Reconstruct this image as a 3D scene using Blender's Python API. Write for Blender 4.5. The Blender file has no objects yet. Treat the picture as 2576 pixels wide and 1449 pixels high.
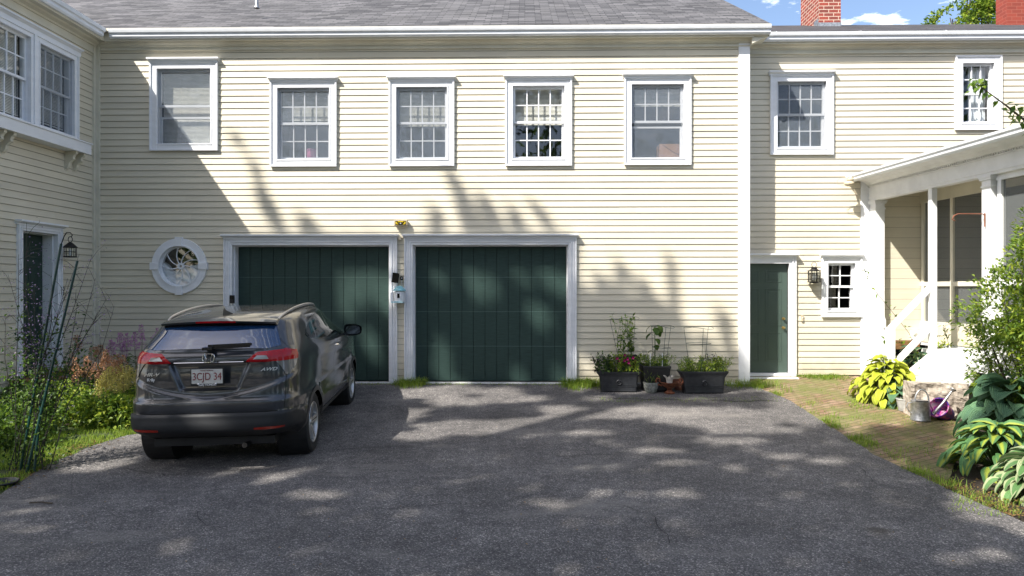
import bpy, bmesh, math, random
from mathutils import Vector, Matrix, noise
rnd = random.Random(7)
C = bpy.context.scene.collection
PI = math.pi
# ---------------------------------------------------------------- camera model
YAW = math.radians(1.07); HC = 1.90; F = 1717.0; CX = 1288.0; CY = 724.5
ca, sa = math.cos(YAW), math.sin(YAW)
D = 11.85; DR = 12.45; XL = -7.54
def ray(u, v):
    x = (u-CX)/F
    return Vector((x*ca-sa, x*sa+ca, (CY-v)/F))
def aty(u, v, y):
    r = ray(u, v); t = y/r.y
    return Vector((r.x*t, y, HC+r.z*t))
def atx(u, v, x):
    r = ray(u, v); t = x/r.x
    return Vector((x, r.y*t, HC+r.z*t))
def atd(u, v, d):
    r = ray(u, v)
    return Vector((r.x*d, r.y*d, HC+r.z*d))
def sst(a, b, x):
    t = min(1, max(0, (x-a)/(b-a))); return t*t*(3-2*t)
def zg(x, y):
    t = min(1.05, max(0, (y-7.0)/4.85))
    z = 0.24*t*t
    if y > 12.0: z = 0.25 + min(.1, (y-12.0)*.15)
    z -= .018*max(0, min(3, -2.5-x))*sst(5.5, 7, y)*(1-sst(9.5, 11, y))
    return z
def G(u, v):
    r = ray(u, v); t = 1.0
    for i in range(60):
        p = r*t; g = zg(p.x, p.y)
        t = (g-HC)/r.z if i < 1 else 0.5*t + 0.5*(g-HC)/r.z
    p = r*t
    return Vector((p.x, p.y, zg(p.x, p.y)))
# ---------------------------------------------------------------- tagging
def tag(o, label=None, cat=None, group=None, kind=None):
    if label: o['label'] = label
    if cat: o['category'] = cat
    if group: o['group'] = group
    if kind: o['kind'] = kind
    return o
def thing(name, label, cat, loc=(0, 0, 0), rz=0, group=None, rot=None):
    o = bpy.data.objects.new(name, None); C.objects.link(o)
    o.empty_display_size = .1
    o.location = loc; o.rotation_euler = rot if rot else (0, 0, rz)
    return tag(o, label, cat, group)
def copy_tree(o, parent=None):
    c = o.copy(); C.objects.link(c); c.parent = parent
    for ch in list(o.children): copy_tree(ch, c)
    return c
# ---------------------------------------------------------------- mesh builder
class MB:
    def __init__(s, fr=None):
        s.v = []; s.f = []; s.m = []; s.uv = []; s.fr = fr
    def add(s, verts, faces, mi=0, uvs=None):
        n = len(s.v)
        for p in verts:
            s.v.append(tuple(s.fr(*p)) if s.fr else tuple(p))
        for k, f in enumerate(faces):
            s.f.append([i+n for i in f]); s.m.append(mi)
            s.uv.append(uvs[k] if uvs else None)
    def quad(s, a, b, c, d, mi=0, uv=None):
        s.add([a, b, c, d], [(0, 1, 2, 3)], mi, [uv] if uv else None)
    def box(s, x0, x1, y0, y1, z0, z1, mi=0):
        v = [(x0,y0,z0),(x1,y0,z0),(x1,y1,z0),(x0,y1,z0),(x0,y0,z1),(x1,y0,z1),(x1,y1,z1),(x0,y1,z1)]
        s.add(v, [(0,3,2,1),(4,5,6,7),(0,1,5,4),(1,2,6,5),(2,3,7,6),(3,0,4,7)], mi)
    def bar(s, a, b, w, h, mi=0, up=(0, 0, 1)):
        a = Vector(a); b = Vector(b); d = (b-a).normalized(); up = Vector(up)
        r = d.cross(up).normalized()*w/2; u = r.cross(d).normalized()*h/2
        v = [a-r-u, a+r-u, a+r+u, a-r+u, b-r-u, b+r-u, b+r+u, b-r+u]
        s.add(v, [(0,1,2,3),(7,6,5,4),(0,4,5,1),(1,5,6,2),(2,6,7,3),(3,7,4,0)], mi)
    def tube(s, pts, r, n=6, mi=0, cap=True):
        pts = [Vector(p) for p in pts]; k = len(pts)
        rs = r if isinstance(r, (list, tuple)) else [r]*k
        verts = []; prev = None
        for i, p in enumerate(pts):
            d = (pts[min(i+1, k-1)]-pts[max(i-1, 0)])
            if d.length < 1e-7: d = Vector((0, 0, 1))
            d.normalize()
            if prev is None:
                a = d.orthogonal().normalized()
            else:
                a = prev - d*prev.dot(d)
                if a.length < 1e-5: a = d.orthogonal()
                a.normalize()
            prev = a; b = d.cross(a)
            for j in range(n):
                t = 2*PI*j/n
                verts.append(p + (a*math.cos(t)+b*math.sin(t))*rs[i])
        fs = []
        for i in range(k-1):
            for j in range(n):
                j2 = (j+1) % n
                fs.append((i*n+j, i*n+j2, (i+1)*n+j2, (i+1)*n+j))
        if cap:
            fs.append(tuple(range(n-1, -1, -1))); fs.append(tuple((k-1)*n+j for j in range(n)))
        s.add(verts, fs, mi)
    def lathe(s, prof, n=24, mi=0, M=None, close=False):
        verts = []
        for r, z in prof:
            for j in range(n):
                t = 2*PI*j/n
                p = Vector((r*math.cos(t), r*math.sin(t), z))
                verts.append(M @ p if M else p)
        fs = []
        k = len(prof)
        for i in range(k-1 if not close else k):
            i2 = (i+1) % k
            for j in range(n):
                j2 = (j+1) % n
                fs.append((i*n+j, i*n+j2, i2*n+j2, i2*n+j))
        s.add(verts, fs, mi)
    def prism(s, poly, y0, y1, mi=0, M=None, ax='y'):
        # poly in (x,z) extruded in y   (ax 'z': poly in (x,y) extruded in z ; ax 'x': poly (y,z))
        def P(a, b, c):
            p = {'y': (a, c, b), 'z': (a, b, c), 'x': (c, a, b)}[ax]
            return M @ Vector(p) if M else Vector(p)
        n = len(poly)
        v = [P(a, b, y0) for a, b in poly] + [P(a, b, y1) for a, b in poly]
        fs = [tuple(range(n)), tuple(range(2*n-1, n-1, -1))]
        for i in range(n):
            j = (i+1) % n
            fs.append((i, n+i, n+j, j))
        s.add(v, fs, mi)
    def sphere(s, c, r, mi=0, nu=10, nv=7, sc=(1, 1, 1)):
        verts = []; c = Vector(c)
        for i in range(nv+1):
            ph = -PI/2+PI*i/nv
            for j in range(nu):
                t = 2*PI*j/nu
                verts.append(c+Vector((math.cos(ph)*math.cos(t)*r*sc[0], math.cos(ph)*math.sin(t)*r*sc[1], math.sin(ph)*r*sc[2])))
        fs = [(i*nu+j, i*nu+(j+1) % nu, (i+1)*nu+(j+1) % nu, (i+1)*nu+j) for i in range(nv) for j in range(nu)]
        s.add(verts, fs, mi)
    def build(s, name, mats, parent=None, org=None, smooth=False, bevel=0, fix=True):
        me = bpy.data.meshes.new(name)
        o = org
        vs = s.v if o is None else [(p[0]-o[0], p[1]-o[1], p[2]-o[2]) for p in s.v]
        me.from_pydata(vs, [], s.f)
        if not isinstance(mats, (list, tuple)): mats = [mats]
        for m in mats: me.materials.append(m)
        me.polygons.foreach_set('material_index', s.m)
        if any(u is not None for u in s.uv):
            ul = me.uv_layers.new(name='UVMap'); k = 0
            for p, u in zip(me.polygons, s.uv):
                for q in range(p.loop_total):
                    ul.data[p.loop_start+q].uv = u[q] if u else (0, 0)
        if fix:
            bm = bmesh.new(); bm.from_mesh(me)
            bmesh.ops.recalc_face_normals(bm, faces=bm.faces)
            bm.to_mesh(me); bm.free()
        if smooth:
            me.polygons.foreach_set('use_smooth', [True]*len(me.polygons))
            try: me.set_sharp_from_angle(angle=math.radians(smooth if smooth > 1 else 40))
            except Exception: pass
        me.update()
        ob = bpy.data.objects.new(name, me); C.objects.link(ob)
        if parent: ob.parent = parent
        elif o is not None: ob.location = o
        if bevel:
            bv = ob.modifiers.new('bev', 'BEVEL'); bv.width = bevel; bv.segments = 2; bv.limit_method = 'ANGLE'; bv.angle_limit = math.radians(40)
        return ob
# ---------------------------------------------------------------- materials
class NT:
    def __init__(s, name):
        s.m = bpy.data.materials.new(name); s.m.use_nodes = True
        s.t = s.m.node_tree; s.n = s.t.nodes; s.l = s.t.links
        s.b = s.n['Principled BSDF']; s.out = s.n['Material Output']
    def new(s, typ, **kw):
        q = s.n.new(typ)
        for k, v in kw.items():
            if k in q.inputs: q.inputs[k].default_value = v
            else: setattr(q, k, v)
        return q
    def link(s, a, ao, b, bi): s.l.new(a.outputs[ao], b.inputs[bi])
    def coord(s, kind='Object', scale=(1, 1, 1), rot=(0, 0, 0)):
        tc = s.new('ShaderNodeTexCoord'); mp = s.new('ShaderNodeMapping')
        mp.inputs['Scale'].default_value = scale; mp.inputs['Rotation'].default_value = rot
        s.link(tc, kind, mp, 'Vector'); return mp
    def noise(s, co, scale, detail=4, rough=.55):
        q = s.new('ShaderNodeTexNoise', Scale=scale, Detail=detail, Roughness=rough)
        s.link(co, 0, q, 'Vector'); return q
    def ramp(s, src, so, stops):
        q = s.new('ShaderNodeValToRGB'); e = q.color_ramp.elements
        while len(e) < len(stops): e.new(.5)
        for el, (p, c) in zip(e, stops):
            el.position = p; el.color = (*c, 1) if len(c) == 3 else c
        s.link(src, so, q, 'Fac'); return q
    def mix(s, fac, a, b, mode='MIX'):
        q = s.new('ShaderNodeMix', data_type='RGBA', blend_type=mode)
        for i, x in ((0, fac), (6, a), (7, b)):
            if isinstance(x, tuple) and hasattr(x[0], 'outputs'): s.l.new(x[0].outputs[x[1]], q.inputs[i])
            elif isinstance(x, tuple): q.inputs[i].default_value = (*x, 1)
            else: q.inputs[i].default_value = x
        return (q, 2)
    def col(s, c): s.l.new(c[0].outputs[c[1]], s.b.inputs['Base Color'])
    def bump(s, src, so, strength=.3, dist=.01, nrm=None):
        q = s.new('ShaderNodeBump', Strength=strength, Distance=dist); s.link(src, so, q, 'Height')
        if nrm: s.link(nrm, 0, q, 'Normal')
        s.link(q, 0, s.b, 'Normal'); return q
def basic(name, c, rough=.5, metal=0, var=.12, scale=6, bump=0, bscale=60, stretch=(1, 1, 1), spec=.5, c2=None, coat=0):
    t = NT(name); co = t.coord('Object', stretch)
    nz = t.noise(co, scale, 5)
    c2 = c2 or tuple(x*(1-var*2) for x in c)
    hi = tuple(min(1, x*(1+var*.4)) for x in c)
    r = t.ramp(nz, 0, [(.3, c2), (.65, hi)])
    t.link(r, 0, t.b, 'Base Color')
    t.b.inputs['Roughness'].default_value = rough; t.b.inputs['Metallic'].default_value = metal
    t.b.inputs['Specular IOR Level'].default_value = spec
    t.b.inputs['Coat Weight'].default_value = coat
    if coat: t.b.inputs['Coat Roughness'].default_value = .03
    if bump:
        nb = t.noise(co, bscale, 3); t.bump(nb, 0, bump, .01)
    return t.m
M = {}
def siding_mat():
    t = NT('siding_paint'); co = t.coord('Object', (.5, .5, 12)); co2 = t.coord('Object')
    a = t.noise(co, 3, 4); b = t.noise(co2, 1.2, 5)
    r = t.ramp(a, 0, [(.3, (.67, .61, .475)), (.7, (.715, .655, .515))])
    r2 = t.ramp(b, 0, [(.25, (.90, .90, .90)), (.7, (1, 1, 1))])
    gi = t.new('ShaderNodeNewGeometry'); r3 = t.ramp(gi, 'Random Per Island', [(0, (.94, .94, .945)), (1, (1.03, 1.03, 1.025))])
    c = t.mix(1.0, (r, 0), (r2, 0), 'MULTIPLY'); c = t.mix(1.0, c, (r3, 0), 'MULTIPLY')
    sp = t.new('ShaderNodeSeparateXYZ'); t.link(co2, 0, sp, 0); nb = t.noise(co2, 5, 6)
    ad = t.new('ShaderNodeMath', operation='MULTIPLY_ADD'); t.link(nb, 0, ad, 0); ad.inputs[1].default_value = -.7; t.link(sp, 2, ad, 2)
    sd = t.ramp(ad, 0, [(0, (.5, .5, .5)), (.28, (0, 0, 0))]); c = t.mix((sd, 0), c, (.36, .31, .22))
    t.col(c); t.b.inputs['Roughness'].default_value = .55
    co3 = t.coord('Object', (2, 2, 60)); t.bump(t.noise(co3, 8, 4), 0, .08, .004)
    return t.m
M['siding'] = siding_mat()
M['white'] = basic('white_trim_paint', (.80, .81, .83), .45, var=.035, scale=3, bump=.03, bscale=30, stretch=(1, 1, 4))
M['lap_shade'] = basic('lap_shadow_paint', (.14, .12, .085), .9)  # colour of the painted shadow line under each siding lap
M['offwhite'] = basic('cream_trim_paint', (.68, .64, .52), .5, var=.05, scale=3)
M['porchwhite'] = basic('porch_white_paint', (.80, .80, .79), .5, var=.05, scale=5)
M['gutter'] = basic('gutter_paint', (.78, .80, .83), .3, var=.05, scale=4)
def shingle(name, base, lo, bw=.30, bh=.125):
    t = NT(name); tc = t.new('ShaderNodeTexCoord')
    br = t.new('ShaderNodeTexBrick', Scale=1.0); br.inputs['Brick Width'].default_value = bw; br.inputs['Row Height'].default_value = bh
    br.inputs['Mortar Size'].default_value = .006; br.inputs['Mortar Smooth'].default_value = .2
    br.inputs['Color1'].default_value = (*lo, 1); br.inputs['Color2'].default_value = (*base, 1)
    br.inputs['Mortar'].default_value = (*[x*.3 for x in lo], 1); br.offset = .37
    nz = t.new('ShaderNodeTexNoise', Scale=1.1, Detail=3); nz2 = t.new('ShaderNodeTexNoise', Scale=260, Detail=2)
    for q in (br, nz, nz2): t.link(tc, 'UV', q, 'Vector')
    r = t.ramp(nz, 0, [(.3, (.72, .72, .72)), (.7, (1.1, 1.1, 1.12))])
    r2 = t.ramp(nz2, 0, [(.35, (.7, .7, .7)), (.65, (1.2, 1.2, 1.2))])
    c = t.mix(1.0, (br, 'Color'), (r, 0), 'MULTIPLY'); c = t.mix(1.0, c, (r2, 0), 'MULTIPLY'); t.col(c)
    # saw-tooth course step
    sp = t.new('ShaderNodeSeparateXYZ'); t.link(tc, 'UV', sp, 0)
    m = t.new('ShaderNodeMath', operation='DIVIDE'); t.link(sp, 1, m, 0); m.inputs[1].default_value = bh
    fr = t.new('ShaderNodeMath', operation='FRACT'); t.link(m, 0, fr, 0)
    inv = t.new('ShaderNodeMath', operation='SUBTRACT'); inv.inputs[0].default_value = 1; t.link(fr, 0, inv, 1)
    ad = t.new('ShaderNodeMath', operation='MULTIPLY_ADD'); t.link(br, 'Fac', ad, 0); ad.inputs[1].default_value = -.6; t.link(inv, 0, ad, 2)
    t.bump(ad, 0, 1.0, .012); t.b.inputs['Roughness'].default_value = .9
    return t.m
M['shingle'] = shingle('grey_shingles', (.155, .15, .152), (.048, .047, .05))
M['shingle_dark'] = shingle('dark_shingles', (.085, .08, .082), (.035, .033, .035))
def asphalt():
    t = NT('asphalt'); co = t.coord('Object')
    n1 = t.noise(co, .9, 7, .65); n2 = t.noise(co, 120, 2, .6); n3 = t.noise(co, 7, 5, .65)
    r = t.ramp(n1, 0, [(.30, (.095, .090, .086)), (.5, (.135, .127, .121)), (.70, (.21, .197, .184))])
    r3 = t.ramp(n3, 0, [(.3, (.68, .68, .69)), (.7, (1.2, 1.2, 1.19))])
    c = t.mix(1, (r, 0), (r3, 0), 'MULTIPLY')
    vo = t.new('ShaderNodeTexVoronoi', Scale=115); t.link(co, 0, vo, 'Vector')
    sc = t.new('ShaderNodeSeparateColor'); t.link(vo, 'Color', sc, 0)
    sp = t.ramp(sc, 0, [(0, (.45, .45, .45)), (.55, (.85, .85, .87)), (.8, (1.25, 1.22, 1.25)), (.92, (1.9, 1.88, 1.85)), (1, (3.2, 3.1, 3.0))])
    c = t.mix(1, c, (sp, 0), 'MULTIPLY')
    r2 = t.ramp(n2, 0, [(.35, (.78, .78, .78)), (.68, (1.2, 1.2, 1.2))]); c = t.mix(1, c, (r2, 0), 'MULTIPLY')
    # a few sandy dust streaks and an oil stain
    n4 = t.noise(t.coord('Object', (.5, 1.6, 1), (0, 0, .5)), 1.0, 7, .62)
    d = t.ramp(n4, 0, [(.57, (0, 0, 0)), (.70, (.5, .5, .5))]); c = t.mix((d, 0), c, (.26, .24, .215))
    vd = t.new('ShaderNodeVectorMath', operation='DISTANCE'); tcn = t.new('ShaderNodeTexCoord'); t.link(tcn, 'Object', vd, 0)
    st = G(2210, 1337); vd.inputs[1].default_value = (st.x, st.y, st.z)
    n5 = t.noise(co, 9, 4); ad = t.new('ShaderNodeMath', operation='MULTIPLY_ADD'); t.link(n5, 0, ad, 0); ad.inputs[1].default_value = .22; t.link(vd, 'Value', ad, 2)
    s5 = t.ramp(ad, 0, [(.15, (.75, .75, .75)), (.24, (0, 0, 0))]); c = t.mix((s5, 0), c, (.02, .017, .014))
    t.col(c); t.b.inputs['Roughness'].default_value = .82
    bp = t.new('ShaderNodeMath', operation='ADD'); t.link(n2, 0, bp, 0); t.link(vo, 'Distance', bp, 1)
    t.bump(bp, 0, .7, .008)
    return t.m
def crack(): return basic('crack_dark', (.03, .028, .03), .9)
M['asphalt'] = asphalt()
def soil(name='soil', a=(.025, .018, .012), b=(.075, .052, .034)):
    t = NT(name); co = t.coord('Object')
    n1 = t.noise(co, 2, 6); n2 = t.noise(co, 60, 6, .7)
    r = t.ramp(n2, 0, [(.3, a), (.7, b)]); r2 = t.ramp(n1, 0, [(.3, (.6, .6, .6)), (.7, (1.2, 1.2, 1.2))])
    t.col(t.mix(1, (r, 0), (r2, 0), 'MULTIPLY')); t.b.inputs['Roughness'].default_value = .95
    t.bump(n2, 0, .9, .03); return t.m
M['soil'] = soil()
M['lawnbase'] = soil('lawn_base', (.02, .035, .008), (.07, .10, .022))
def brickpave():
    t = NT('brick_paving'); co = t.coord('Object', (1, 1, 1), (0, 0, math.radians(-32)))
    br = t.new('ShaderNodeTexBrick', Scale=1.0); t.link(co, 0, br, 'Vector')
    br.inputs['Brick Width'].default_value = .205; br.inputs['Row Height'].default_value = .10; br.inputs['Mortar Size'].default_value = .007
    br.inputs['Color1'].default_value = (.22, .125, .075, 1); br.inputs['Color2'].default_value = (.30, .205, .135, 1); br.inputs['Mortar'].default_value = (.05, .05, .022, 1)
    n1 = t.noise(co, 2.0, 5); n2 = t.noise(co, 50, 4, .7)
    r1 = t.ramp(n2, 0, [(.3, (.75, .75, .75)), (.7, (1.2, 1.2, 1.2))]); c = t.mix(1, (br, 'Color'), (r1, 0), 'MULTIPLY')
    mo = t.ramp(n1, 0, [(.38, (0, 0, 0)), (.60, (.78, .78, .78))]); c = t.mix((mo, 0), c, (.13, .15, .035))
    t.col(c); t.b.inputs['Roughness'].default_value = .9
    inv = t.new('ShaderNodeMath', operation='MULTIPLY_ADD'); t.link(br, 'Fac', inv, 0); inv.inputs[1].default_value = -1.2; t.link(n2, 0, inv, 2)
    t.bump(inv, 0, .8, .012); return t.m
M['brickpave'] = brickpave()
def chimney_brick():
    t = NT('chimney_brick'); tc = t.new('ShaderNodeTexCoord')
    br = t.new('ShaderNodeTexBrick', Scale=1.0); t.link(tc, 'UV', br, 'Vector')
    br.inputs['Brick Width'].default_value = .215; br.inputs['Row Height'].default_value = .078; br.inputs['Mortar Size'].default_value = .008
    br.inputs['Color1'].default_value = (.30, .055, .035, 1); br.inputs['Color2'].default_value = (.17, .045, .035, 1); br.inputs['Mortar'].default_value = (.55, .42, .33, 1)
    n2 = t.new('ShaderNodeTexNoise', Scale=30, Detail=4); t.link(tc, 'UV', n2, 0)
    r1 = t.ramp(n2, 0, [(.3, (.8, .8, .8)), (.7, (1.2, 1.2, 1.2))]); t.col(t.mix(1, (br, 'Color'), (r1, 0), 'MULTIPLY'))
    t.bump(br, 'Fac', -.6, .01); t.b.inputs['Roughness'].default_value = .85; return t.m
M['chimney'] = chimney_brick()
def redchim():
    t = NT('painted_red_brick'); tc = t.new('ShaderNodeTexCoord')
    br = t.new('ShaderNodeTexBrick', Scale=1.0); t.link(tc, 'UV', br, 'Vector')
    br.inputs['Brick Width'].default_value = .215; br.inputs['Row Height'].default_value = .078; br.inputs['Mortar Size'].default_value = .006
    br.inputs['Color1'].default_value = (.27, .045, .026, 1); br.inputs['Color2'].default_value = (.20, .035, .022, 1); br.inputs['Mortar'].default_value = (.30, .09, .06, 1)
    t.link(br, 'Color', t.b, 'Base Color'); t.bump(br, 'Fac', -.4, .008); t.b.inputs['Roughness'].default_value = .8; return t.m
M['redchim'] = redchim()
def glass_mat(name, tint=(.5, .55, .55), op=.25, rough=.02):
    t = NT(name); t.n.remove(t.b)
    tr = t.new('ShaderNodeBsdfTransparent'); tr.inputs[0].default_value = (.93, .95, .94, 1)
    gl = t.new('ShaderNodeBsdfGlossy', Roughness=rough); gl.inputs[0].default_value = (1, 1, 1, 1)
    gn = t.new('ShaderNodeNewGeometry'); dt = t.new('ShaderNodeVectorMath', operation='DOT_PRODUCT'); t.link(gn, 'Normal', dt, 0); t.link(gn, 'Incoming', dt, 1)
    ab = t.new('ShaderNodeMath', operation='ABSOLUTE'); t.link(dt, 'Value', ab, 0)
    om = t.new('ShaderNodeMath', operation='SUBTRACT'); om.inputs[0].default_value = 1; t.link(ab, 0, om, 1)
    pw_ = t.new('ShaderNodeMath', operation='POWER'); t.link(om, 0, pw_, 0); pw_.inputs[1].default_value = 5
    fr = t.new('ShaderNodeMath', operation='MULTIPLY_ADD'); t.link(pw_, 0, fr, 0); fr.inputs[1].default_value = .9; fr.inputs[2].default_value = .08
    co = t.coord('Object'); bp = t.new('ShaderNodeBump', Strength=.12, Distance=.02); t.link(t.noise(co, 1.6, 2), 0, bp, 'Height'); t.link(bp, 0, gl, 'Normal')
    mx = t.new('ShaderNodeMixShader'); t.link(fr, 0, mx, 0); t.link(tr, 0, mx, 1); t.link(gl, 0, mx, 2)
    t.link(mx, 0, t.out, 0); return t.m
M['glass'] = glass_mat('window_glass')
def screen_mat(name, c, op):
    t = NT(name); t.n.remove(t.b)
    tr = t.new('ShaderNodeBsdfTransparent'); df = t.new('ShaderNodeBsdfDiffuse'); df.inputs[0].default_value = (*c, 1)
    mx = t.new('ShaderNodeMixShader'); mx.inputs[0].default_value = op
    t.link(tr, 0, mx, 1); t.link(df, 0, mx, 2); t.link(mx, 0, t.out, 0); return t.m
M['screen'] = screen_mat('insect_screen', (.22, .255, .30), .38)
M['porchscreen'] = screen_mat('porch_screen', (.16, .17, .17), .62)
M['interior'] = basic('dark_room', (.055, .053, .055), .9)
M['blind'] = basic('blind_slats', (.82, .79, .72), .6)
M['green'] = basic('green_door_paint', (.030, .058, .050), .55, var=.13, scale=5, bump=.15, bscale=14, stretch=(1.2, 1, 14), spec=.25)
M['green2'] = basic('green_entry_paint', (.060, .090, .076), .4, var=.05, scale=4)
M['green_dark'] = basic('green_side_door_paint', (.018, .045, .032), .45, var=.05, scale=4)
M['groove'] = basic('door_groove', (.006, .015, .012), .8)
M['fiberline'] = basic('door_seam', (.10, .17, .15), .5)
M['concrete'] = basic('concrete', (.42, .41, .38), .85, var=.2, scale=12, bump=.3)
M['granite'] = basic('granite', (.40, .35, .29), .85, var=.3, scale=9, bump=.9, bscale=22, c2=(.22, .18, .14))
M['stonebowl'] = basic('cast_stone', (.27, .28, .25), .9, var=.3, scale=30, bump=.8, bscale=60)
M['blackplastic'] = basic('black_plastic', (.012, .012, .013), .45)
M['trough'] = basic('charcoal_resin', (.026, .028, .032), .5, var=.3, scale=14, bump=.25, c2=(.014, .015, .018))
M['iron'] = basic('wrought_iron', (.018, .016, .015), .5, .3)
M['rust'] = basic('rusty_iron', (.22, .075, .035), .8, 0, var=.35, scale=18, bump=.4)
M['terracotta'] = basic('terracotta', (.22, .10, .07), .85)
M['galv'] = basic('galvanised_steel', (.50, .50, .50), .42, .75, var=.25, scale=25, bump=.06)
M['brass'] = basic('brass', (.55, .40, .16), .3, .9)
M['wire'] = basic('green_wire', (.04, .07, .055), .5)
M['stake'] = basic('green_stake', (.006, .045, .035), .35)
M['beige'] = basic('beige_plastic', (.55, .47, .33), .5)
M['shell'] = basic('shell_ceramic', (.62, .60, .54), .5, var=.25, scale=20)
M['pink'] = basic('pink_ceramic', (.55, .14, .30), .4)
M['card'] = basic('cardboard', (.40, .21, .13), .8)
M['cloth'] = basic('white_linen', (.86, .88, .92), .85, var=.1, scale=8, bump=.3, bscale=18)
M['teal'] = basic('teal_paint', (.02, .085, .10), .5)
M['wood'] = basic('bare_timber', (.25, .13, .05), .7, var=.25, scale=8, stretch=(1, 1, 6))
M['bark'] = basic('bark', (.11, .085, .06), .9, var=.3, scale=10, bump=.8, bscale=25)
M['stem'] = basic('green_stem', (.05, .10, .02), .6)
M['drystem'] = basic('dry_stem', (.12, .085, .05), .7)
M['darkstem'] = basic('dark_purple_stem', (.035, .03, .025), .6)
def leaf_mat(name, c1, c2, rough=.5, trans=.35, scale=3.5, spec=.4):
    t = NT(name); gi = t.new('ShaderNodeNewGeometry'); co = t.coord('Object')
    nz = t.noise(co, scale, 3)
    ad = t.new('ShaderNodeMath', operation='MULTIPLY_ADD'); t.link(gi, 'Random Per Island', ad, 0); ad.inputs[1].default_value = .55
    m2 = t.new('ShaderNodeMath', operation='MULTIPLY'); t.link(nz, 0, m2, 0); m2.inputs[1].default_value = .5; t.link(m2, 0, ad, 2)
    r = t.ramp(ad, 0, [(.2, c1), (.8, c2)])
    t.link(r, 0, t.b, 'Base Color'); t.b.inputs['Roughness'].default_value = rough; t.b.inputs['Specular IOR Level'].default_value = spec
    tl = t.new('ShaderNodeBsdfTranslucent'); t.link(r, 0, tl, 0)
    mx = t.new('ShaderNodeMixShader'); mx.inputs[0].default_value = trans
    t.link(t.b, 0, mx, 1); t.link(tl, 0, mx, 2); t.link(mx, 0, t.out, 0); return t.m
M['leaf'] = leaf_mat('leaf_green', (.045, .10, .014), (.15, .25, .035), trans=.45)
M['leafdk'] = leaf_mat('leaf_dark', (.018, .045, .010), (.06, .12, .022))
M['leafyl'] = leaf_mat('leaf_yellow_green', (.18, .27, .02), (.42, .48, .06), trans=.45)
M['leafrh'] = leaf_mat('leaf_shrub', (.07, .15, .016), (.27, .38, .04), trans=.45, spec=.5)
M['grass'] = leaf_mat('grass_blades', (.09, .19, .015), (.28, .42, .05), scale=1.5, trans=.45)
M['weed'] = leaf_mat('weed_blades', (.16, .25, .02), (.38, .46, .07), scale=1.5, trans=.45)
M['dryleaf'] = leaf_mat('fallen_leaves', (.10, .05, .02), (.35, .22, .08))
M['plume_pink'] = leaf_mat('plume_pink', (.42, .16, .36), (.66, .34, .58), trans=.2)
M['plume_brown'] = leaf_mat('plume_brown', (.30, .14, .07), (.58, .32, .17), trans=.2)
M['plume_cream'] = leaf_mat('plume_cream', (.45, .40, .10), (.72, .64, .22), trans=.3)
M['lilac'] = leaf_mat('lilac_petals', (.30, .22, .42), (.58, .42, .62), trans=.3)
M['magenta'] = leaf_mat('magenta_petals', (.35, .0, .14), (.55, .02, .22), trans=.2)
M['darkbud'] = basic('dark_buds', (.03, .02, .03), .8)
def hosta_mat(name, mid, edge, rib=.5, w=.62, soft=.10):
    t = NT(name); tc = t.new('ShaderNodeTexCoord'); sp = t.new('ShaderNodeSeparateXYZ'); t.link(tc, 'UV', sp, 0)
    # uv: u = |across| 0..1 edge, v along
    nz = t.new('ShaderNodeTexNoise', Scale=7, Detail=3); t.link(tc, 'Object', nz, 0)
    ad = t.new('ShaderNodeMath', operation='MULTIPLY_ADD'); t.link(nz, 0, ad, 0); ad.inputs[1].default_value = .5; t.link(sp, 0, ad, 2)
    r = t.ramp(ad, 0, [(min(.9, w+.12), mid), (min(.98, w+.12+soft), edge)])
    mr = t.new('ShaderNodeMath', operation='MULTIPLY'); t.link(sp, 0, mr, 0); mr.inputs[1].default_value = 34
    sn = t.new('ShaderNodeMath', operation='SINE'); t.link(mr, 0, sn, 0)
    c2 = t.ramp(sn, 0, [(0, (.88, .88, .88)), (1, (1.05, 1.05, 1.05))])
    gi = t.new('ShaderNodeNewGeometry'); rr = t.ramp(gi, 'Random Per Island', [(0, (.8, .8, .8)), (1, (1.15, 1.15, 1.1))])
    c = t.mix(1, (r, 0), (c2, 0), 'MULTIPLY'); c = t.mix(1, c, (rr, 0), 'MULTIPLY'); t.col(c)
    t.b.inputs['Roughness'].default_value = .6
    t.bump(sn, 0, rib, .006)
    tl = t.new('ShaderNodeBsdfTranslucent'); t.l.new(c[0].outputs[c[1]], tl.inputs[0])
    mx = t.new('ShaderNodeMixShader'); mx.inputs[0].default_value = .22
    t.link(t.b, 0, mx, 1); t.link(tl, 0, mx, 2); t.link(mx, 0, t.out, 0); return t.m
M['hosta_gold'] = hosta_mat('hosta_gold', (.44, .52, .035), (.52, .56, .06))
M['hosta_blue'] = hosta_mat('hosta_blue', (.13, .27, .15), (.16, .31, .16), .8)
M['hosta_vary'] = hosta_mat('hosta_yellow_centre', (.40, .47, .06), (.10, .24, .08), .5, .36, .35)
M['hosta_white'] = hosta_mat('hosta_white_edge', (.12, .26, .08), (.42, .48, .26), .5, .62, .12)
M['hosta_cream'] = hosta_mat('hosta_cream_centre', (.42, .44, .25), (.05, .13, .06), .5, .28, .2)
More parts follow.
